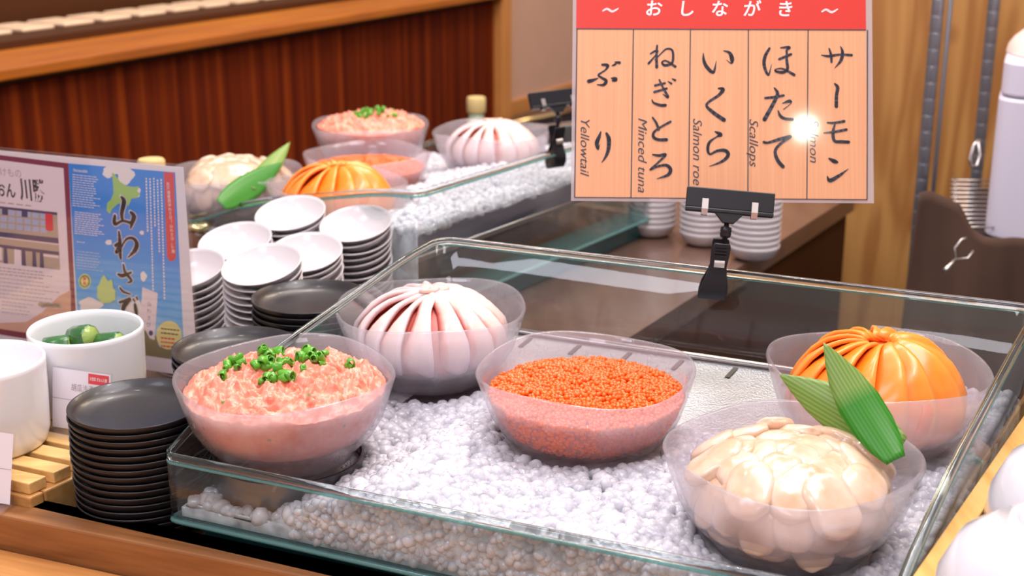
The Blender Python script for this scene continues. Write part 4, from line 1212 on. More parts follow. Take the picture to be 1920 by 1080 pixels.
def plane_sign(o, rz, tilt=0): pass
def card(loc, az, tilt, w_, h_, label, red=True):
    t = empty('label_card', loc, 0, label, 'card', 'small standing label cards')
    t.rotation_euler = (0, 0, az)
    Rt = Matrix.Rotation(tilt, 4, 'X')
    mb = MB(); mb.box(-w_ / 2, w_ / 2, 0, .0012, .0, h_, Rt); mb.build('holder', M_acryl, t, smooth=False, bevel=.0004)
    mb = MB(); mb.box(-w_ / 2, w_ / 2, -.018, .010, 0, .0014); mb.build('holder_foot', M_acryl, t, smooth=False)
    mb = MB(); poly(mb, [(-w_ / 2 + .001, .002), (w_ / 2 - .001, .002), (w_ / 2 - .001, h_ - .001), (-w_ / 2 + .001, h_ - .001)], -.0006); mb.xf(Rt); mb.build('paper', M_paper, t, smooth=False)
    if red:
        mb = MB(); poly(mb, [(w_ * .12, h_ * .80), (w_ * .46, h_ * .80), (w_ * .46, h_ * .96), (w_ * .12, h_ * .96)], -.0009); mb.xf(Rt); mb.build('red_heading', M_banner, t, smooth=False)
        mb = MB(); text(mb, 'お惣菜 ぎおん川勝', (w_ * .29, h_ * .878), .0036, -.0012, bold=.01, ax=(.62, 1)); mb.xf(Rt); mb.build('heading_text', M_whiteink, t, smooth=False)
        mb = MB(); text(mb, '胡瓜浅漬', (w_ * .02, h_ * .70), .0075, -.0009, ax=(.8, 1))
        poly(mb, [(-w_ / 2 + .001, h_ * .50), (w_ / 2 - .001, h_ * .50), (w_ / 2 - .001, h_ * .508), (-w_ / 2 + .001, h_ * .508)], -.0009); mb.xf(Rt); mb.build('card_text', M_greyink, t, smooth=False)
    else:
        mb = MB(); poly(mb, [(-w_ / 2 + .001, h_ * .50), (w_ / 2 - .001, h_ * .50), (w_ / 2 - .001, h_ * .506), (-w_ / 2 + .001, h_ * .506)], -.0009); mb.xf(Rt); mb.build('card_text', M_greyink, t, smooth=False)
    return t
c0 = atz(118, 790, .016) + Vector((-.402, -.916, 0)) * .016
card(c0 + A * .030 + Vector((.004, 0, 0)), math.atan2(A.y, A.x) + R(4), -R(9), .0635, .058, 'white label card with a red heading standing in front of the cucumber pot')
c1 = atz(14, 947, -.003) + Vector((-.402, -.916, 0)) * .006
card(c1 - A * .034, math.atan2(A.y, A.x) + R(6), -R(14), .08, .062, 'white label card standing on the rail at the lower left edge', red=False)

# ------------------------------------------------------------------ blue and white poster in acrylic stand
az = R(-68); PDir = Vector((-math.sin(az), -math.cos(az), 0))      # local x: to the right along the sheet
PDir = Vector((.927, -.375, 0)); PNn = Vector((-.375, -.927, 0))    # PNn faces the viewer
base = Vector((-.374, 1.336, 0))
def psheet(x, y):       # photograph position -> sheet (x along, z)
    r = ray(x, y); o_ = Vector((0, 0, CAM_H)); t = (base - o_).dot(PNn) / r.dot(PNn); q = o_ + r * t
    return ((q - base).dot(PDir), q.z)
poster = empty('poster_stand', (base.x, base.y, CZ), math.atan2(PDir.y, PDir.x), 'acrylic stand with a blue and white printed poster at the left edge', 'poster')
xr, ztop = psheet(344, 314); xl = xr - .300
def PZ(p): return (p[0], p[1] - CZ)
def pp(*pts): return [PZ(psheet(*p)) for p in pts]
mb = MB(); mb.box(xl - .003, xr + .003, 0.0, .002, .003, ztop - CZ + .003); mb.box(xl - .003, xr + .003, -.0022, -.0012, .003, ztop - CZ + .003); mb.build('acrylic_sleeve', M_acryl, poster, smooth=False, bevel=.0006)
mb = MB(); mb.box(xl - .003, xr + .003, .0025, .06, 0, .003); mb.build('stand_foot', M_acryl, poster, smooth=False)
mb = MB(); mb.box(xl, xr, -.0006, -.0001, .028, ztop - CZ); mb.build('white_sheet', M_paper, poster, smooth=False)
Y1, Y2, Y3, Y4 = -.0007, -.0008, -.0009, -.0010
mb = MB(); poly(mb, pp((-60, 283), (129, 306), (143, 590), (143, 650), (-60, 617)), Y1); mb.build('maroon_border', M_maroon, poster, smooth=False)
mb = MB(); poly(mb, pp((-60, 292), (120, 315), (134, 575), (134, 636), (-60, 607)), Y2); mb.build('cream_page', M_page, poster, smooth=False)
mb = MB(); poly(mb, pp((50, 603), (80, 585), (110, 556), (134, 543), (134, 636), (-60, 607), (-60, 597), (0, 605)), Y3); mb.build('salmon_print', M_salmonprint, poster, smooth=False)
def ptext(mb, s, x, y, px_size, Y, **k):
    a = psheet(x, y); b_ = psheet(x, y + px_size); text(mb, s, PZ(a), abs(a[1] - b_[1]) * 1.0, Y, **k)
mb = MB(); ptext(mb, 'つけもの', 14, 324, 17, Y3, ax=(1.0, 1.05)); mb.build('heading_text', M_greyink, poster, smooth=False)
mb = MB(); ptext(mb, 'ぎおん', 2, 357, 27, Y3, bold=.025, ax=(.85, 1.1)); ptext(mb, '川勝', 62, 359, 36, Y3, bold=.03, ax=(.8, 1.2))
mb.build('shop_name_text', M_ink, poster, smooth=False)
mb = MB()
def dashes(mb, x0, y0, x1, y1, n, dash, gap, hpx, Y, rnd=random.Random(5)):
    for i in range(n):
        t = (i + .0) / max(1, n - 1); ya = y0 + (y1 - y0) * t
        x = x0
        end = x1 - rnd.uniform(0, (x1 - x0) * .25)
        while x < end:
            w_ = rnd.uniform(dash * .6, dash * 1.5); sl = .115
            f = lambda q: ya + (q - x0) * sl
            poly(mb, pp((x, f(x)), (x + w_, f(x + w_)), (x + w_, f(x + w_) + hpx), (x, f(x) + hpx)), Y); x += w_ + gap
dashes(mb, 0, 378, 70, 378, 1, 9, 4, 2, Y3); dashes(mb, 0, 500, 100, 512, 3, 6, 2, 1.8, Y3); dashes(mb, 0, 520, 105, 556, 6, 6, 1.6, 1.3, Y3); dashes(mb, 4, 564, 62, 584, 4, 5, 1.6, 1.2, Y3)
mb.build('body_text', M_greyink, poster, smooth=False)
# printed picture of a shop front
mb = MB(); poly(mb, pp((-20, 384), (108, 398), (114, 506), (-20, 489)), Y3); mb.build('shop_picture', M_tan, poster, smooth=False)
mb = MB()
for i in range(6):
    for j in range(3):
        x = 2 + i * 15; y = 391 + j * 13 + x * .11; poly(mb, pp((x, y), (x + 12, y + 1.5), (x + 12, y + 11), (x, y + 10)), Y4)
mb.build('picture_windows', lam('print_bluewhite', (.45, .50, .75)), poster, smooth=False)
mb = MB(); poly(mb, pp((-20, 384), (108, 398), (109, 403), (-20, 388)), Y4); poly(mb, pp((5, 388), (16, 390), (16, 403), (5, 402)), Y4 - .0001); poly(mb, pp((42, 392), (53, 393), (53, 407), (42, 406)), Y4 - .0001)
poly(mb, pp((-20, 432), (110, 446), (111, 456), (-20, 441)), Y4); poly(mb, pp((-20, 455), (112, 472), (112, 478), (-20, 461)), Y4)
for x in (8, 42, 62, 76): poly(mb, pp((x, 460 + x * .12), (x + 6, 461 + x * .12), (x + 8, 493 + x * .12), (x, 492 + x * .12)), Y4 - .0001)
mb.build('picture_darks', M_navy, poster, smooth=False)
mb = MB(); poly(mb, pp((86, 399), (100, 401), (101, 431), (94, 433), (87, 430)), Y4 - .0002); mb.build('picture_lantern', M_banner, poster, smooth=False)
mb = MB(); poly(mb, pp((28, 466), (40, 468), (42, 498), (28, 496)), Y4); poly(mb, pp((-6, 462), (4, 463), (5, 488), (-6, 487)), Y4); poly(mb, pp((-20, 441), (111, 457), (111, 459), (-20, 443)), Y4 - .0001); poly(mb, pp((82, 476), (110, 479), (112, 484), (82, 480)), Y4); mb.build('picture_lights', M_page, poster, smooth=False)
mb = MB()
for cx in range(78, 116, 5): 
    cy = 572 + (cx % 3) - (116 - cx) * .05; poly(mb, pp(*[(cx + 6 * math.cos(t * .9), cy + 4.5 * math.sin(t * .9)) for t in range(7)]), Y4)
mb.build('pebble_print', M_tan, poster, smooth=False)
# blue half
bl = [(129, 306), (329, 323), (345, 640), (343, 676), (268, 664), (150, 650)]
mb = MB(); poly(mb, pp(*bl), Y2); mb.build('blue_page', M_blue, poster, smooth=False)
mb = MB()
def blob(mb, cx, cy, rx, ry, Y, n=18, wob=.12, s=0): poly(mb, pp(*[(cx + rx * (1 + wob * math.sin(3 * t + s) + wob * .6 * math.sin(5 * t + s)) * math.cos(t), cy + ry * (1 + wob * math.sin(4 * t + s)) * math.sin(t)) for t in [2 * math.pi * k / n for k in range(n)]]), Y)
blob(mb, 205, 322, 12, 11, Y3, s=1); blob(mb, 236, 328, 16, 17, Y3 - .00002, s=2); blob(mb, 220, 318, 15, 8, Y3 - .00004, s=3); blob(mb, 256, 360, 9, 10, Y3, s=4); blob(mb, 205, 454, 6, 5, Y3, s=5); blob(mb, 267, 436, 4, 4, Y3, s=4); blob(mb, 270, 518, 6, 9, Y3, s=2); blob(mb, 170, 572, 22, 14, Y3, s=2)
blob(mb, 250, 600, 28, 40, Y3, s=1)
mb.build('cloud_print', M_whiteink, poster, smooth=False)
mb = MB(); poly(mb, pp((211, 323), (216, 326), (226, 340), (238, 348), (252, 350), (262, 349), (258, 358), (264, 363), (257, 371), (248, 372), (242, 386), (232, 380), (222, 382), (211, 392), (207, 401), (201, 394), (202, 380), (209, 374), (214, 362), (213, 345)), Y4); mb.build('island_print', M_hgreen, poster, smooth=False)
YB = [[(915, 395, 14), (935, 430, 32), (918, 520, 26), (925, 575, 18)], [(868, 535, 18), (862, 575, 26), (870, 600, 20), (925, 575, 16), (985, 590, 20)], [(985, 510, 18), (1010, 540, 32), (995, 590, 26), (985, 630, 10)],
      [(898, 655, 14), (905, 740, 26), (908, 840, 20), (915, 865, 6)], [(870, 760, 20), (905, 742, 16), (875, 810, 18), (905, 790, 10), (950, 715, 14), (1000, 705, 20), (1030, 740, 28), (1020, 790, 28), (965, 850, 6)],
      [(890, 975, 14), (925, 985, 24), (990, 960, 12)], [(930, 900, 12), (945, 960, 22), (990, 1020, 18), (960, 1040, 5)], [(905, 1075, 12), (930, 1105, 16), (985, 1125, 8)],
      [(900, 1185, 14), (940, 1175, 20), (980, 1160, 20), (935, 1215, 30), (930, 1260, 20), (960, 1290, 16), (1000, 1270, 10)], [(1005, 1160, 12), (1015, 1178, 10)], [(1028, 1145, 10), (1036, 1162, 12)], [(1018, 1200, 18), (1025, 1250, 26), (1030, 1280, 10)]]
fmap = lambda q: PZ(psheet(q[0] / 4, 270 + q[1] / 4))
mb = MB()
for s_ in YB: stroke(mb, s_, fmap, Y4 - .0001, grow=.0011)
mb.build('title_outline', M_whiteink, poster, smooth=False)
mb = MB()
for s_ in YB: stroke(mb, s_, fmap, Y4 - .0002)
mb.build('title_text', M_ink, poster, smooth=False)
mb = MB(); poly(mb, pp((308, 322), (327, 324), (331, 480), (328, 487), (323, 490), (317, 487), (314, 480)), Y3); mb.build('red_banner', M_banner, poster, smooth=False)
mb = MB()
for i, ch in enumerate('北海道産西洋わさび「山わさび」使用'):
    ptext(mb, ch, 316 + i * .62, 345 + i * 7.9, 7.4, Y4, bold=.01)
mb.build('banner_text', M_whiteink, poster, smooth=False)
mb = MB()
for cx, y0, y1 in ((302, 335, 560), (295, 336, 470), (288, 333, 420), (281, 334, 540), (274, 333, 430)):
    y = y0
    while y < y1:
        x = cx + (y - y0) * .028; L = random.uniform(3, 5); poly(mb, pp((x, y), (x + 2.6, y + .3), (x + 2.8, y + L), (x, y + L - .3)), Y4); y += L + 1.6
dashes(mb, 137, 326, 186, 384, 14, 5, 1.2, 1.4, Y4); dashes(mb, 141, 396, 192, 436, 11, 5, 1.2, 1.4, Y4); dashes(mb, 145, 452, 160, 452, 1, 5, 1.2, 1.4, Y4); dashes(mb, 145, 470, 190, 502, 7, 5, 1.4, .8, Y4)
ptext(mb, 'Horseradish', 152, 320, 8, Y4, bold=.02, ax=(.8, 1))
mb.build('white_text', M_whiteink, poster, smooth=False)
mb = MB()
for cx, cy, rx, ry in ((190, 545, 7, 14), (197, 535, 8, 18), (207, 540, 8, 16), (200, 555, 14, 14), (212, 552, 7, 12)): blob(mb, cx, cy, rx, ry, Y4 - .00002 * cx / 10, s=cx)
mb.build('plant_print', M_lime, poster, smooth=False)
mb = MB(); blob(mb, 160, 527, 11.5, 14, Y3, wob=0); mb.build('emblem_ring', M_yellow, poster, smooth=False)
mb = MB(); blob(mb, 160, 527, 10, 12, Y4, wob=0); mb.build('emblem_green', lam('emblem_green', (.06, .30, .08)), poster, smooth=False)
mb = MB(); blob(mb, 160, 527, 7, 9, Y4 - .0001, wob=0); mb.build('emblem_disc', M_yellow, poster, smooth=False)
mb = MB(); ptext(mb, '産', 160, 523, 8, Y4 - .0002, bold=.03); ptext(mb, '品', 160, 531, 7, Y4 - .0002, bold=.03); mb.build('emblem_text', M_banner, poster, smooth=False)
mb = MB(); poly(mb, pp((268, 612), (290, 628), (300, 650), (345, 655), (343, 676), (262, 664)), Y3); blob(mb, 280, 640, 16, 22, Y3 - .00003, s=2); mb.build('hill_print', M_rootgrn, poster, smooth=False)
mb = MB(); poly(mb, pp((268, 538), (297, 549), (291, 637), (282, 634), (264, 600)), Y4); mb.build('package_print', M_page, poster, smooth=False)
mb = MB()
for i, ch in enumerate('山わさび'): ptext(mb, ch, 281 - i * .4, 570 + i * 13, 9, Y4 - .0001, bold=.0)
blob(mb, 284, 624, 4, 5, Y4 - .0001, wob=0); mb.build('package_text', M_navy, poster, smooth=False)
mb = MB(); blob(mb, 318, 628, 24, 27, Y4 - .0001, wob=0); mb.build('yellow_disc', M_yellow, poster, smooth=False)
mb = MB(); dashes(mb, 303, 614, 334, 622, 2, 5, 1, 2.4, Y4 - .0002); mb.build('disc_dark_text', M_ink, poster, smooth=False)
mb = MB(); dashes(mb, 303, 631, 334, 646, 3, 5, 1, 3, Y4 - .0002); mb.build('disc_red_text', M_banner, poster, smooth=False)

# ------------------------------------------------------------------ menu sign on its clip
SW = .276
lean = R(22); yaw = R(-2)
sc0 = at(1353.5, 379, 1.245)
sign = empty('menu_sign', sc0, 0, 'large laminated Japanese menu sign with a red heading, clipped above the front case', 'sign')
sign.rotation_euler = (-lean, 0, yaw)
def smap(p):          # photograph position on the sign -> local (x, z)
    y = p[1]; t = (379 - y) / 379.0
    wpx = 567 - 10 * t; xc = 1353.5 + 5 * t
    return ((p[0] - xc) / wpx * SW, (379 - y + (p[0] - xc) * -.0) / 567 * SW * 1.0)
SH = .200
mb = MB(); mb.box(-SW / 2, SW / 2, -.0004, .0004, 0, SH); mb.build('laminate_sleeve', M_lam, sign, smooth=False)
ys = -.0006
q = lambda *pts: [smap(p) for p in pts]
mb = MB(); x0 = smap((1077, 372))[0]; x1 = smap((1625, 372))[0]; zb = smap((1, 373))[1]; zh = smap((1, 48))[1]
mb.box(x0, x1, -.0006, .0006, zb, SH - .005); mb.build('wood_print', M_menu, sign, smooth=False)
mb = MB(); poly(mb, [(x0, zh), (x1, zh), (x1, SH - .005), (x0, SH - .005)], -.0008); mb.build('red_heading', M_red, sign, smooth=False)
mb = MB(); lw = .0005
cols = [1087, 1192.6, 1299, 1407, 1518, 1628]; colb = [1077, 1183, 1291, 1402, 1512, 1624]
for a_, b_ in zip(cols, colb):
    pa = smap((a_, 48)); pb = smap((b_, 373)); poly(mb, [(pa[0] - lw, pa[1]), (pa[0] + lw, pa[1]), (pb[0] + lw, pb[1]), (pb[0] - lw, pb[1])], -.0009)
poly(mb, [(x0, zh - lw), (x1, zh - lw), (x1, zh + lw), (x0, zh + lw)], -.00092); poly(mb, [(x0, zb), (x1, zb), (x1, zb + lw * 1.4), (x0, zb + lw * 1.4)], -.00092)
mb.build('column_lines', M_ink, sign, smooth=False)
KANA = {
 (1080, 'ぶり'): [[(185, 200, 16), (220, 205, 22), (205, 235, 12), (160, 268, 14), (180, 288, 16), (208, 308, 22), (192, 335, 20), (150, 335, 6)], [(95, 312, 26), (118, 306, 22), (155, 292, 7)], [(243, 290, 8), (268, 298, 32), (250, 308, 10)], [(250, 206, 8), (266, 199, 14), (276, 193, 8)], [(270, 182, 10), (298, 186, 20)],
    [(168, 650, 8), (156, 685, 22), (141, 725, 28), (148, 765, 14), (160, 735, 3)], [(205, 660, 16), (220, 700, 28), (215, 770, 24), (195, 820, 16), (170, 855, 3)]],
 (1080, 'ねぎとろ'): [[(545, 70, 14), (540, 130, 16), (540, 215, 20)], [(500, 125, 10), (532, 106, 14), (550, 110, 8), (520, 152, 11), (487, 190, 16)], [(530, 165, 8), (570, 122, 9), (605, 92, 12), (640, 98, 14), (648, 140, 16), (638, 188, 16), (592, 202, 18), (575, 182, 12), (602, 172, 12), (660, 210, 18)],
    [(556, 300, 12), (578, 350, 14), (610, 415, 18), (578, 396, 5)], [(528, 338, 16), (592, 322, 14)], [(522, 382, 16), (602, 358, 16)], [(612, 310, 6), (634, 325, 14)], [(640, 293, 8), (658, 302, 16)], [(506, 435, 8), (518, 455, 14), (560, 470, 20), (592, 470, 20)],
    [(508, 553, 12), (532, 590, 16), (546, 632, 18)], [(624, 580, 16), (562, 615, 14), (516, 650, 16), (512, 682, 20), (542, 700, 20), (596, 700, 22)],
    [(505, 800, 10), (545, 806, 18), (588, 800, 18), (542, 850, 13), (487, 900, 12), (532, 880, 14), (592, 870, 20), (620, 900, 24), (600, 935, 20), (530, 960, 4)]],
 (1280, 'いくら'): [[(148, 120, 6), (151, 170, 20), (172, 215, 24), (212, 246, 20), (232, 168, 2)], [(278, 102, 5), (318, 116, 20), (334, 158, 28), (328, 186, 10), (298, 164, 3)],
    [(243, 355, 10), (272, 362, 26), (245, 400, 20), (165, 462, 16), (202, 512, 24), (276, 566, 28)],
    [(218, 645, 10), (252, 664, 28), (225, 680, 10), (180, 715, 18), (168, 762, 20), (182, 794, 14), (230, 772, 18), (282, 770, 24), (300, 800, 24), (260, 842, 18), (175, 876, 3)]],
 (1280, 'ほたて'): [[(577, 85, 16), (548, 140, 22), (542, 200, 22), (568, 263, 14), (590, 190, 2)], [(650, 80, 9), (705, 78, 20), (682, 102, 6)], [(640, 157, 16), (716, 124, 18)], [(690, 92, 12), (688, 160, 18), (692, 220, 20), (665, 245, 20), (620, 240, 16), (615, 226, 8), (662, 222, 13), (735, 262, 20)],
    [(606, 350, 10), (626, 388, 22), (600, 450, 24), (540, 560, 28)], [(546, 418, 16), (602, 412, 18), (665, 400, 16)], [(658, 452, 6), (702, 438, 22), (712, 452, 6), (665, 492, 7)], [(628, 500, 7), (642, 536, 20), (672, 555, 20), (720, 560, 20)],
    [(533, 712, 18), (562, 715, 16), (642, 690, 22), (706, 675, 22), (645, 718, 18), (606, 770, 20), (622, 832, 24), (656, 874, 24)]],
 (1440, 'サーモン'): [[(355, 128, 6), (402, 135, 18), (472, 125, 15), (550, 128, 18)], [(406, 85, 10), (418, 130, 18), (420, 175, 14)], [(480, 70, 6), (492, 110, 20), (480, 165, 20), (440, 215, 3)],
    [(440, 320, 12), (458, 345, 22), (450, 400, 22), (448, 470, 24)],
    [(390, 580, 12), (432, 581, 16), (498, 570, 18)], [(365, 648, 8), (432, 641, 16), (512, 625, 18)], [(440, 585, 8), (425, 642, 22), (434, 700, 20), (482, 706, 22), (526, 708, 20)],
    [(398, 818, 12), (432, 836, 28), (452, 842, 12)], [(385, 935, 6), (402, 963, 26), (462, 930, 20), (522, 885, 3)]],
}
for (ox, nm), strokes in KANA.items():
    f_ = lambda p, ox=ox: smap((ox + p[0] / 3.482, 60 + p[1] / 3.482))
    for si, s_ in enumerate(strokes):
        mb = MB(); stroke(mb, s_, f_, -.0009 - si * .00002); mb.build('brush_stroke', M_ink, sign, smooth=False)
for s_, x, y0, y1 in (('Yellowtail', 1097, 219, 328), ('Minced tuna', 1205, 219, 361), ('Salmon roe', 1308, 219, 346), ('Scallops', 1413.5, 219, 310), ('Salmon', 1526, 219, 302)):
    mb = MB(); pa = smap((x, (y0 + y1) / 2)); tmp = MB(); text(tmp, s_, (0, 0), 1, 0, shear=.28)
    wid = max(v[0] for v in tmp.v) - min(v[0] for v in tmp.v); want = (y1 - y0) / 567 * SW
    size = 24 / 567 * SW
    text(mb, s_, pa, size, -.0009, rot=-math.pi / 2, shear=.28, ax=(want / (wid * size), 1))
    mb.build('english_lettering', M_ink, sign, smooth=False)
for ch, x in (('お', 1230), ('し', 1291), ('な', 1353), ('が', 1413), ('き', 1475)):
    mb = MB(); text(mb, ch, smap((x, 10)), 34 / 567 * SW, -.001, shear=.1, bold=.012); mb.build('heading_character', M_whiteink, sign, smooth=False)
for x in (1150, 1558):
    mb = MB(); stroke(mb, [(x - 14, 13, 2.5), (x - 6, 9, 4), (x + 4, 14, 4), (x + 15, 8, 2)], smap, -.001); mb.build('heading_flourish', M_whiteink, sign, smooth=False)

# clip: bar gripping the sheet, ball joint, spring clamp on the rim
def sign_clip(label):
    t = empty('sign_clip', (0, 0, 0), 0, label, 'clip', 'black sign clips on the case rims')
    u = .000486      # metres per photo pixel at the clip
    T = Matrix.Translation((.004, .004, .061)) @ Matrix.Rotation(-lean, 4, 'X')
    bar = empty('grip', (0, 0, 0)); 
    bpy.data.objects.remove(bar)
    mb = MB(); mb.box(-.039, .039, -.0035, -.0012, -.002, .016, T); mb.box(-.039, .039, .0012, .0035, -.002, .016, T); mb.box(-.039, .039, -.0042, .0042, -.0055, -.002, T)
    b = mb.build('grip_bar', M_blackp, t, smooth=False, bevel=.0008)
    for s in (-1, 1):
        mb = MB(); pts = [Vector((s * .022, y, z)) for y, z in ((-.0044, .006), (-.0048, -.003), (-.002, -.0078), (.002, -.0078), (.0048, -.003), (.0044, .006))]
        pts = [T @ p for p in pts]
        vs = []; 
        for p in pts: vs += [p + Vector((-.0028, 0, 0)), p + Vector((.0028, 0, 0))]
        fs = [(2 * i, 2 * i + 1, 2 * i + 3, 2 * i + 2) for i in range(5)]
        mb.add(vs, fs); o = mb.build('spring_clip', M_metal, b, smooth=False)
        so = o.modifiers.new('solid', 'SOLIDIFY'); so.thickness = .0006; so.offset = 1
    mb = MB()
    vs = [T @ Vector(p) for p in ((-.013, -.003, -.005), (.013, -.003, -.005), (.005, -.003, -.014), (-.005, -.003, -.014), (-.013, .003, -.005), (.013, .003, -.005), (.005, .003, -.014), (-.005, .003, -.014))]
    mb.add(vs, [(0, 1, 2, 3), (7, 6, 5, 4), (0, 4, 5, 1), (1, 5, 6, 2), (2, 6, 7, 3), (3, 7, 4, 0)]); mb.build('yoke', M_blackp, t, smooth=False, bevel=.0006)
    mb = MB(); mb.lathe([(0, .030), (.0022, .030), (.0024, .034), (.0046, .0352), (.0052, .038), (.0046, .0392), (.0052, .0404), (.0048, .0435), (.0024, .0445), (.0022, .048), (0, .048)], 20, c=(.003, .001, 0)); mb.build('ball_joint', M_blackp, t)
    # clamp jaws
    for sgn, nm in ((-1, 'front_jaw'), (1, 'rear_jaw')):
        rows = [(.031, .0068, .0100), (.028, .0078, .0100), (.018, .0078, .0070), (.008, .0074, .0046), (.000, .0092, .0060), (-.008, .0116, .0080), (-.016, .0125, .0070), (-.0235, .0122, .0030)]
        vs = []
        for z, hw, yo in rows:
            sx = -.0028 * (1 if z < .01 else .3) * (.010 - z) / .03
            for yy in (yo, yo - .0028):
                for x in (-hw, hw): vs.append((x + sx, sgn * yy, z))
        fs = []
        n = len(rows)
        for i in range(n - 1):
            a_ = i * 4; c_ = a_ + 4
            fs += [(a_, a_ + 1, c_ + 1, c_), (a_ + 3, a_ + 2, c_ + 2, c_ + 3), (a_, c_, c_ + 2, a_ + 2), (a_ + 1, a_ + 3, c_ + 3, c_ + 1)]
        fs += [(0, 2, 3, 1), ((n - 1) * 4, (n - 1) * 4 + 1, (n - 1) * 4 + 3, (n - 1) * 4 + 2)]
        mb = MB(); mb.add(vs, fs); j = mb.build(nm, M_blackp, t, auto=50, bevel=.0006)
        if sgn < 0:
            for kk in range(4):
                mb = MB(); mb.box(-.0052, .0052, -.0112 + .0014 * kk * .55, -.0098 + .0014 * kk * .55, .0285 - kk * .0032, .0297 - kk * .0032); mb.build('thumb_ridge', M_blackp, j, smooth=False)
    mb = MB(); mb.lathe([(0, -.0046), (.0045, -.0046), (.0045, .0046), (0, .0046)], 20); mb.xf(Matrix.Translation((0, -.0045, .0115)) @ Matrix.Rotation(math.pi / 2, 4, 'Y')); mb.build('clamp_spring', M_metal, t, auto=40)
    return t
clip = sign_clip('black clip on the rim of the front case, holding the menu sign')
rp = at(1346, 513, 1.262)
clip.location = atz(1345, 514, .151); 
clip.rotation_euler = (0, R(4), R(-5))
clip2 = copy_tree(clip); clip2['label'] = 'black clip on the rim of the case further back, left of the menu sign'
clip2.location = atz(1044, 280, .150) ; clip2.rotation_euler = (0, R(-2), R(28))

# ------------------------------------------------------------------ white bowls at the right, in a wooden tray
wt = empty('wooden_tray', (0, 0, CZ), 0, 'light wooden tray edge running beside the right pane of the front case', 'tray')
F0 = Vector((.2495, .770, 0)) - B * .25 + A * .004
mb = MB(); M_ = Matrix.Translation(F0) @ Matrix(((A.x, B.x, 0, 0), (A.y, B.y, 0, 0), (0, 0, 1, 0), (0, 0, 0, 1)))
mb.box(0, .015, 0, .72, .0, .103, M_); mb.build('tray_side', M_traywood, wt, smooth=False, bevel=.0012)
mb = MB(); mb.box(.0152, .30, 0, .72, .0, .012, M_); mb.build('tray_floor', M_traywood, wt, smooth=False)
wprof = [(.0, .0520), (.020, .0520), (.0225, .0575), (.0262, .0575), (.0275, .0525), (.036, .0500), (.050, .0385), (.058, .020), (.060, .002), (.0590, 0), (.0570, .002), (.055, .019), (.0475, .035), (.035, .046), (0, .048)]
def wfn(p): 
    a = math.atan2(p.y, p.x); return Vector((p.x * (1 + .006 * math.sin(p.z * 900)), p.y * (1 + .006 * math.sin(p.z * 900)), p.z))
mb = MB(); mb.lathe([(r_ * 1.18, z_ * 1.148) for r_, z_ in wprof], 72, wfn); wb0 = mb.build('white_bowl', M_whitebowl); first = True
for (x, y, zt_), nm in (((.323, .717, .137), 'stack at the bottom right corner'), ((.394, .832, .137), 'stack above the corner one'), ((.473, .957, .130), 'rearmost right stack')):
    n = 6
    for k in range(n):
        o = wb0 if first else wb0.copy()
        if not first: COL.objects.link(o)
        first = False
        o.location = (x, y, CZ + .0122 + (zt_ - .0660 + .0178) * (n - 1 - k) / (n - 1)); 
        tag(o, 'upturned white bowl, %s of the %s' % (ORD[k], nm), 'bowl', 'upturned white bowls')

# ------------------------------------------------------------------ background things
# white cups stacked on the brown counter, out of focus
mb = MB(); mb.lathe([(0, .001), (.022, .0), (.031, .006), (.0365, .018), (.0370, .022), (.0355, .022), (.030, .009), (0, .004)], 40); cup0 = mb.build('small_white_bowl', M_white); first = True
for (x, yb, wpx), nm in (((1222, 448, 88), 'left blurred stack under the sign'), ((1320, 465, 92), 'middle blurred stack under the sign'), ((1412, 492, 92), 'right blurred stack under the sign')):
    p = atz(x, yb - 8, CZ)
    for k in range(12):
        o = cup0 if first else cup0.copy()
        if not first: COL.objects.link(o)
        first = False; o.location = (p.x, p.y, CZ + .0085 * (11 - k))
        tag(o, 'white bowl, %s in the %s' % (ORD[k], nm), 'bowl', 'blurred white bowls under the sign')
# steel shelving posts
def post(xp, yp, d, label):
    p = at(xp, yp, d)
    mb = MB(); prof = []
    z = -.86
    while z < .95: prof += [(.0098, z), (.0098, z + .023), (.0095, z + .0235), (.0095, z + .0245)]; z += .026
    mb.lathe([(0, -.86)] + prof + [(0, z)], 16); o = mb.build('shelf_post', M_steelpost, auto=12); o.location = (p.x, p.y, 0); tag(o, label, 'post', 'notched steel shelf posts')
post(1743, 180, 2.16, 'notched steel shelf post nearer the menu sign')
post(1849, 150, 2.22, 'notched steel shelf post next to the white machine')
mb = MB(); p = at(1766, 180, 2.22); mb.tube([(p.x, p.y, -.87), (p.x, p.y, .95)], .004, 8); tag(mb.build('thin_rod', M_steelpost), 'thin steel rod standing just right of the left shelf post', 'rod')
# wire shelf
ws = empty('wire_shelf', (0, 0, 0), 0, 'shiny wire shelf between the brown cloth and the white machine', 'shelf')
for k in range(12):
    y = 338 + k * 8; half = (1 - abs(k - 7) / 9) * 46
    a_ = atz(1822 - 40, y, .02); b_ = atz(1822 + 60, y, .02)
    mb = MB(); mb.tube([a_, b_], .0014, 6); mb.build('wire', M_metal, ws)
for x in (1790, 1870):
    mb = MB(); mb.tube([atz(x, 332, .017), atz(x, 430, .017)], .003, 6); mb.build('cross_wire', M_metal, ws)
# black tray and stand under the machine
p = atz(1800, 430, .0); 
bt = empty('black_tray', (0, 0, 0), 0, 'black tray and stand under the white machine', 'tray')
m0 = atz(1812, 424, .01); 
mb = MB(); mb.box(m0.x, m0.x + .6, m0.y - .02, m0.y + .30, -.02, .003); mb.build('tray_plate', M_blackp, bt, smooth=False, bevel=.002)
mb = MB(); mb.box(m0.x + .03, m0.x + .58, m0.y, m0.y + .28, -.899, -.021); mb.build('stand_body', M_blackp, bt, smooth=False)
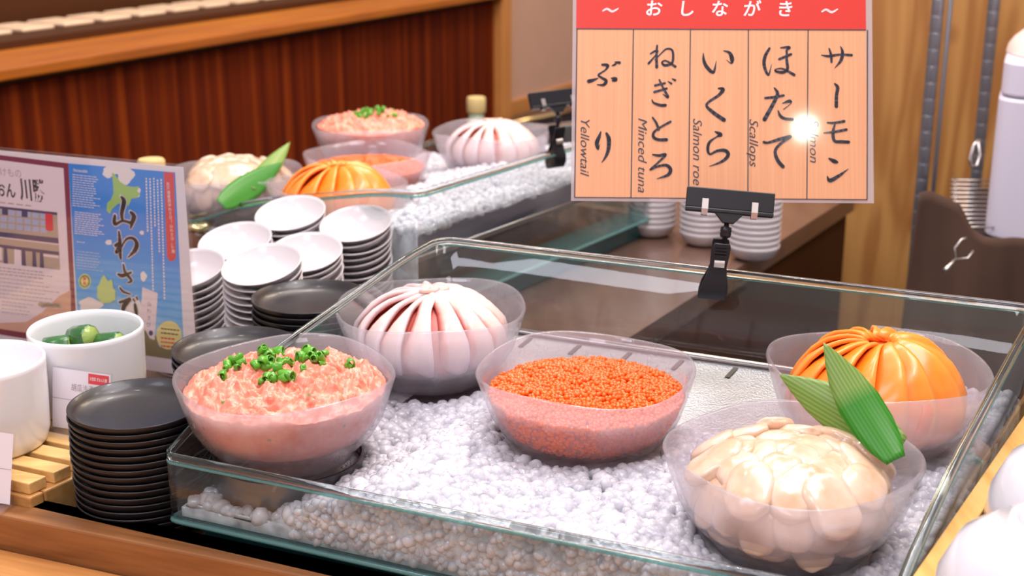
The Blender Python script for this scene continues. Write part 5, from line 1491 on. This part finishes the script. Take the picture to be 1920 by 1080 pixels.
# white machine
wm = empty('white_machine', (0, 0, 0), 0, 'white machine with a rounded pinkish lid at the upper right edge', 'appliance')
a_ = at(1848, 405, 1.90); xm = a_.x
def rbox(x0, x1, y0, y1, z0, z1, r, name, m, par):
    pts = []
    for cx, cy, s in ((x1 - r, y0 + r, -90), (x1 - r, y1 - r, 0), (x0 + r, y1 - r, 90), (x0 + r, y0 + r, 180)):
        for k in range(7): an = R(s + 15 * k); pts.append((cx + r * math.cos(an), cy + r * math.sin(an)))
    mb = MB(); mb.prism(pts, z0, z1); return mb.build(name, m, par, smooth=True, auto=40, bevel=.004)
zt_m = at(1862, 105, 1.90).z; zs = at(1860, 172, 1.90).z
rbox(xm, xm + .30, a_.y - .0, a_.y + .26, .004, zs - .002, .035, 'machine_body', M_machine, wm)
rbox(xm + .002, xm + .298, a_.y + .002, a_.y + .258, zs, zt_m, .035, 'machine_head', M_machine, wm)
mb = MB()
pr = [(.155 - .155 * (1 - math.cos(t)) , .055 * math.sin(t)) for t in [math.pi / 2 * k / 8 for k in range(9)]]
pr = [(.149 * math.cos(t), .060 * math.sin(t)) for t in [math.pi / 2 * k / 9 for k in range(10)]]
pr[-1] = (0, .06)
mb.lathe([(0, 0)] + pr, 48, lambda p: Vector((p.x, p.y * .86, p.z)), c=(xm + .15, a_.y + .13, zt_m + .001)); mb.build('machine_lid', M_machine_top, wm, auto=50)
wm.location = (a_.x, a_.y, 0); wm.rotation_euler = (0, 0, -R(21))
for ch in wm.children: ch.location = (-a_.x, -a_.y, 0)
bt.location = (m0.x, m0.y, 0); bt.rotation_euler = (0, 0, -R(21))
for ch in bt.children: ch.location = (-m0.x, -m0.y, 0)
# S-hook and bag clip
cl = [(1712, 352), (1735, 350), (1760, 360), (1785, 372), (1812, 420), (1830, 432), (1960, 440)]
def cloth():
    n = 90; m = 50; vs = []
    xs = [c[0] for c in cl]; ys_ = [c[1] for c in cl]
    top0 = [at(x, float(np.interp(x, xs, ys_)), 1.90 + .0003 * (x - 1712) * .2) for x in np.linspace(1712, 1980, n)]
    for j in range(m):
        t = j / (m - 1)
        for i in range(n):
            p = top0[i].copy(); s = i / (n - 1)
            fold = .016 * math.sin(s * 9 + t * 2.2 + 1.5 * math.sin(t * 3)) * (.15 + .85 * t) + .004 * math.sin(s * 21 - t * 9)
            vs.append(Vector((p.x - .010 * math.sin(t * 5) * (1 - s) , p.y - .03 + fold - .03 * t, p.z * (1 - t) + (-.62) * t)))
    fs = [(j * n + i, j * n + i + 1, (j + 1) * n + i + 1, (j + 1) * n + i) for j in range(m - 1) for i in range(n - 1)]
    mb = MB(); mb.add(vs, fs); o = mb.build('brown_cloth', M_cloth); so = o.modifiers.new('solid', 'SOLIDIFY'); so.thickness = .003
    return tag(o, 'dark brown cloth hanging in folds in front of the pine wall at the right', 'cloth')
cloth()
hk = empty('wire_clip', (0, 0, 0), 0, 'bent steel wire clip hanging on the brown cloth', 'clip')
d_ = 1.80
pts = [at(x, y, d_) for x, y in ((1812, 446), (1803, 449), (1790, 465), (1791, 486), (1815, 484), (1825, 470))]
mb = MB(); mb.tube(pts, .0014, 8); mb.build('wire_loop', M_metal, hk)
mb = MB(); mb.tube([at(1791, 486, d_), at(1775, 504, d_), at(1770, 508, d_)], [.0014, .003, .003], 8); mb.build('wire_tip', M_metal, hk)
# pale loop hanging under the right post
pts = [at(x, y, 2.12) for x, y in ((1836, 262), (1826, 272), (1818, 298), (1822, 312), (1832, 310), (1838, 290), (1834, 268))]
mb = MB(); mb.tube(pts, .0028, 8, closed=True); tag(mb.build('hanging_loop', M_metal), 'pale loop hanging beside the foot of the right shelf post', 'loop')

# bottles and jar
def bottle(x, y, z, rad, hgt, body, label, capm=None):
    t = empty('bottle', (x, y, z), 0, label, 'bottle', 'bottles with pale caps')
    mb = MB(); mb.lathe([(0, 0), (rad, 0), (rad * 1.05, .006), (rad * 1.05, hgt * .60), (rad * .8, hgt * .70), (rad * .52, hgt * .80), (rad * .50, hgt * .87), (0, hgt * .87)], 28); mb.build('bottle_body', body, t)
    mb = MB(); mb.lathe([(0, hgt * .872), (rad * .62, hgt * .872), (rad * .64, hgt * .88), (rad * .64, hgt * .985), (rad * .58, hgt), (0, hgt)], 28); mb.build('cap', capm, t, auto=40)
M_cap = plain('pale_wood_cap', (.66, .50, .22), .45)
M_bgreen = plain('green_label', (.42, .52, .38), .3)
bp = at(893, 182, 2.75)
bottle(bp.x, bp.y, -.03 if False else bp.z - .24, .030, .24, M_bgreen, 'pale green bottle with a tan cap behind the far yellowtail bowl', M_cap)
mb = MB(); mb.box(bp.x - .12, bp.x + .10, bp.y - .06, bp.y + .12, -.9, bp.z - .2405); tag(mb.build('bottle_stand', M_darkwood, smooth=False), 'dark wooden stand under the pale green bottle, behind the far case', 'stand')
bp = at(283, 298, 1.80)
bottle(bp.x, bp.y, CZ, .028, bp.z - CZ, plain('soy_glass', (.05, .02, .01), .1, coat=.5), 'bottle whose pale gold cap shows just above the blue poster', M_cap)
jp = at(374, 418, 1.80)
jar = empty('seasoning_jar', (jp.x, jp.y, CZ), 0, 'small brown jar with a gold foil lid beside the poster', 'jar')
hz = jp.z - CZ
mb = MB(); mb.lathe([(0, 0), (.020, 0), (.0215, .004), (.0215, hz - .014), (.019, hz - .006), (0, hz - .006)], 28); mb.build('jar_body', plain('brown_glass', (.16, .07, .04), .15, coat=.5), jar)
mb = MB(); mb.lathe([(0, hz - .005), (.0215, hz - .007), (.022, hz), (.012, hz + .004), (0, hz + .005)], 28, lambda p: Vector((p.x, p.y, p.z + .0012 * math.sin(6 * math.atan2(p.y, p.x))))); mb.build('lid', M_gold, jar)
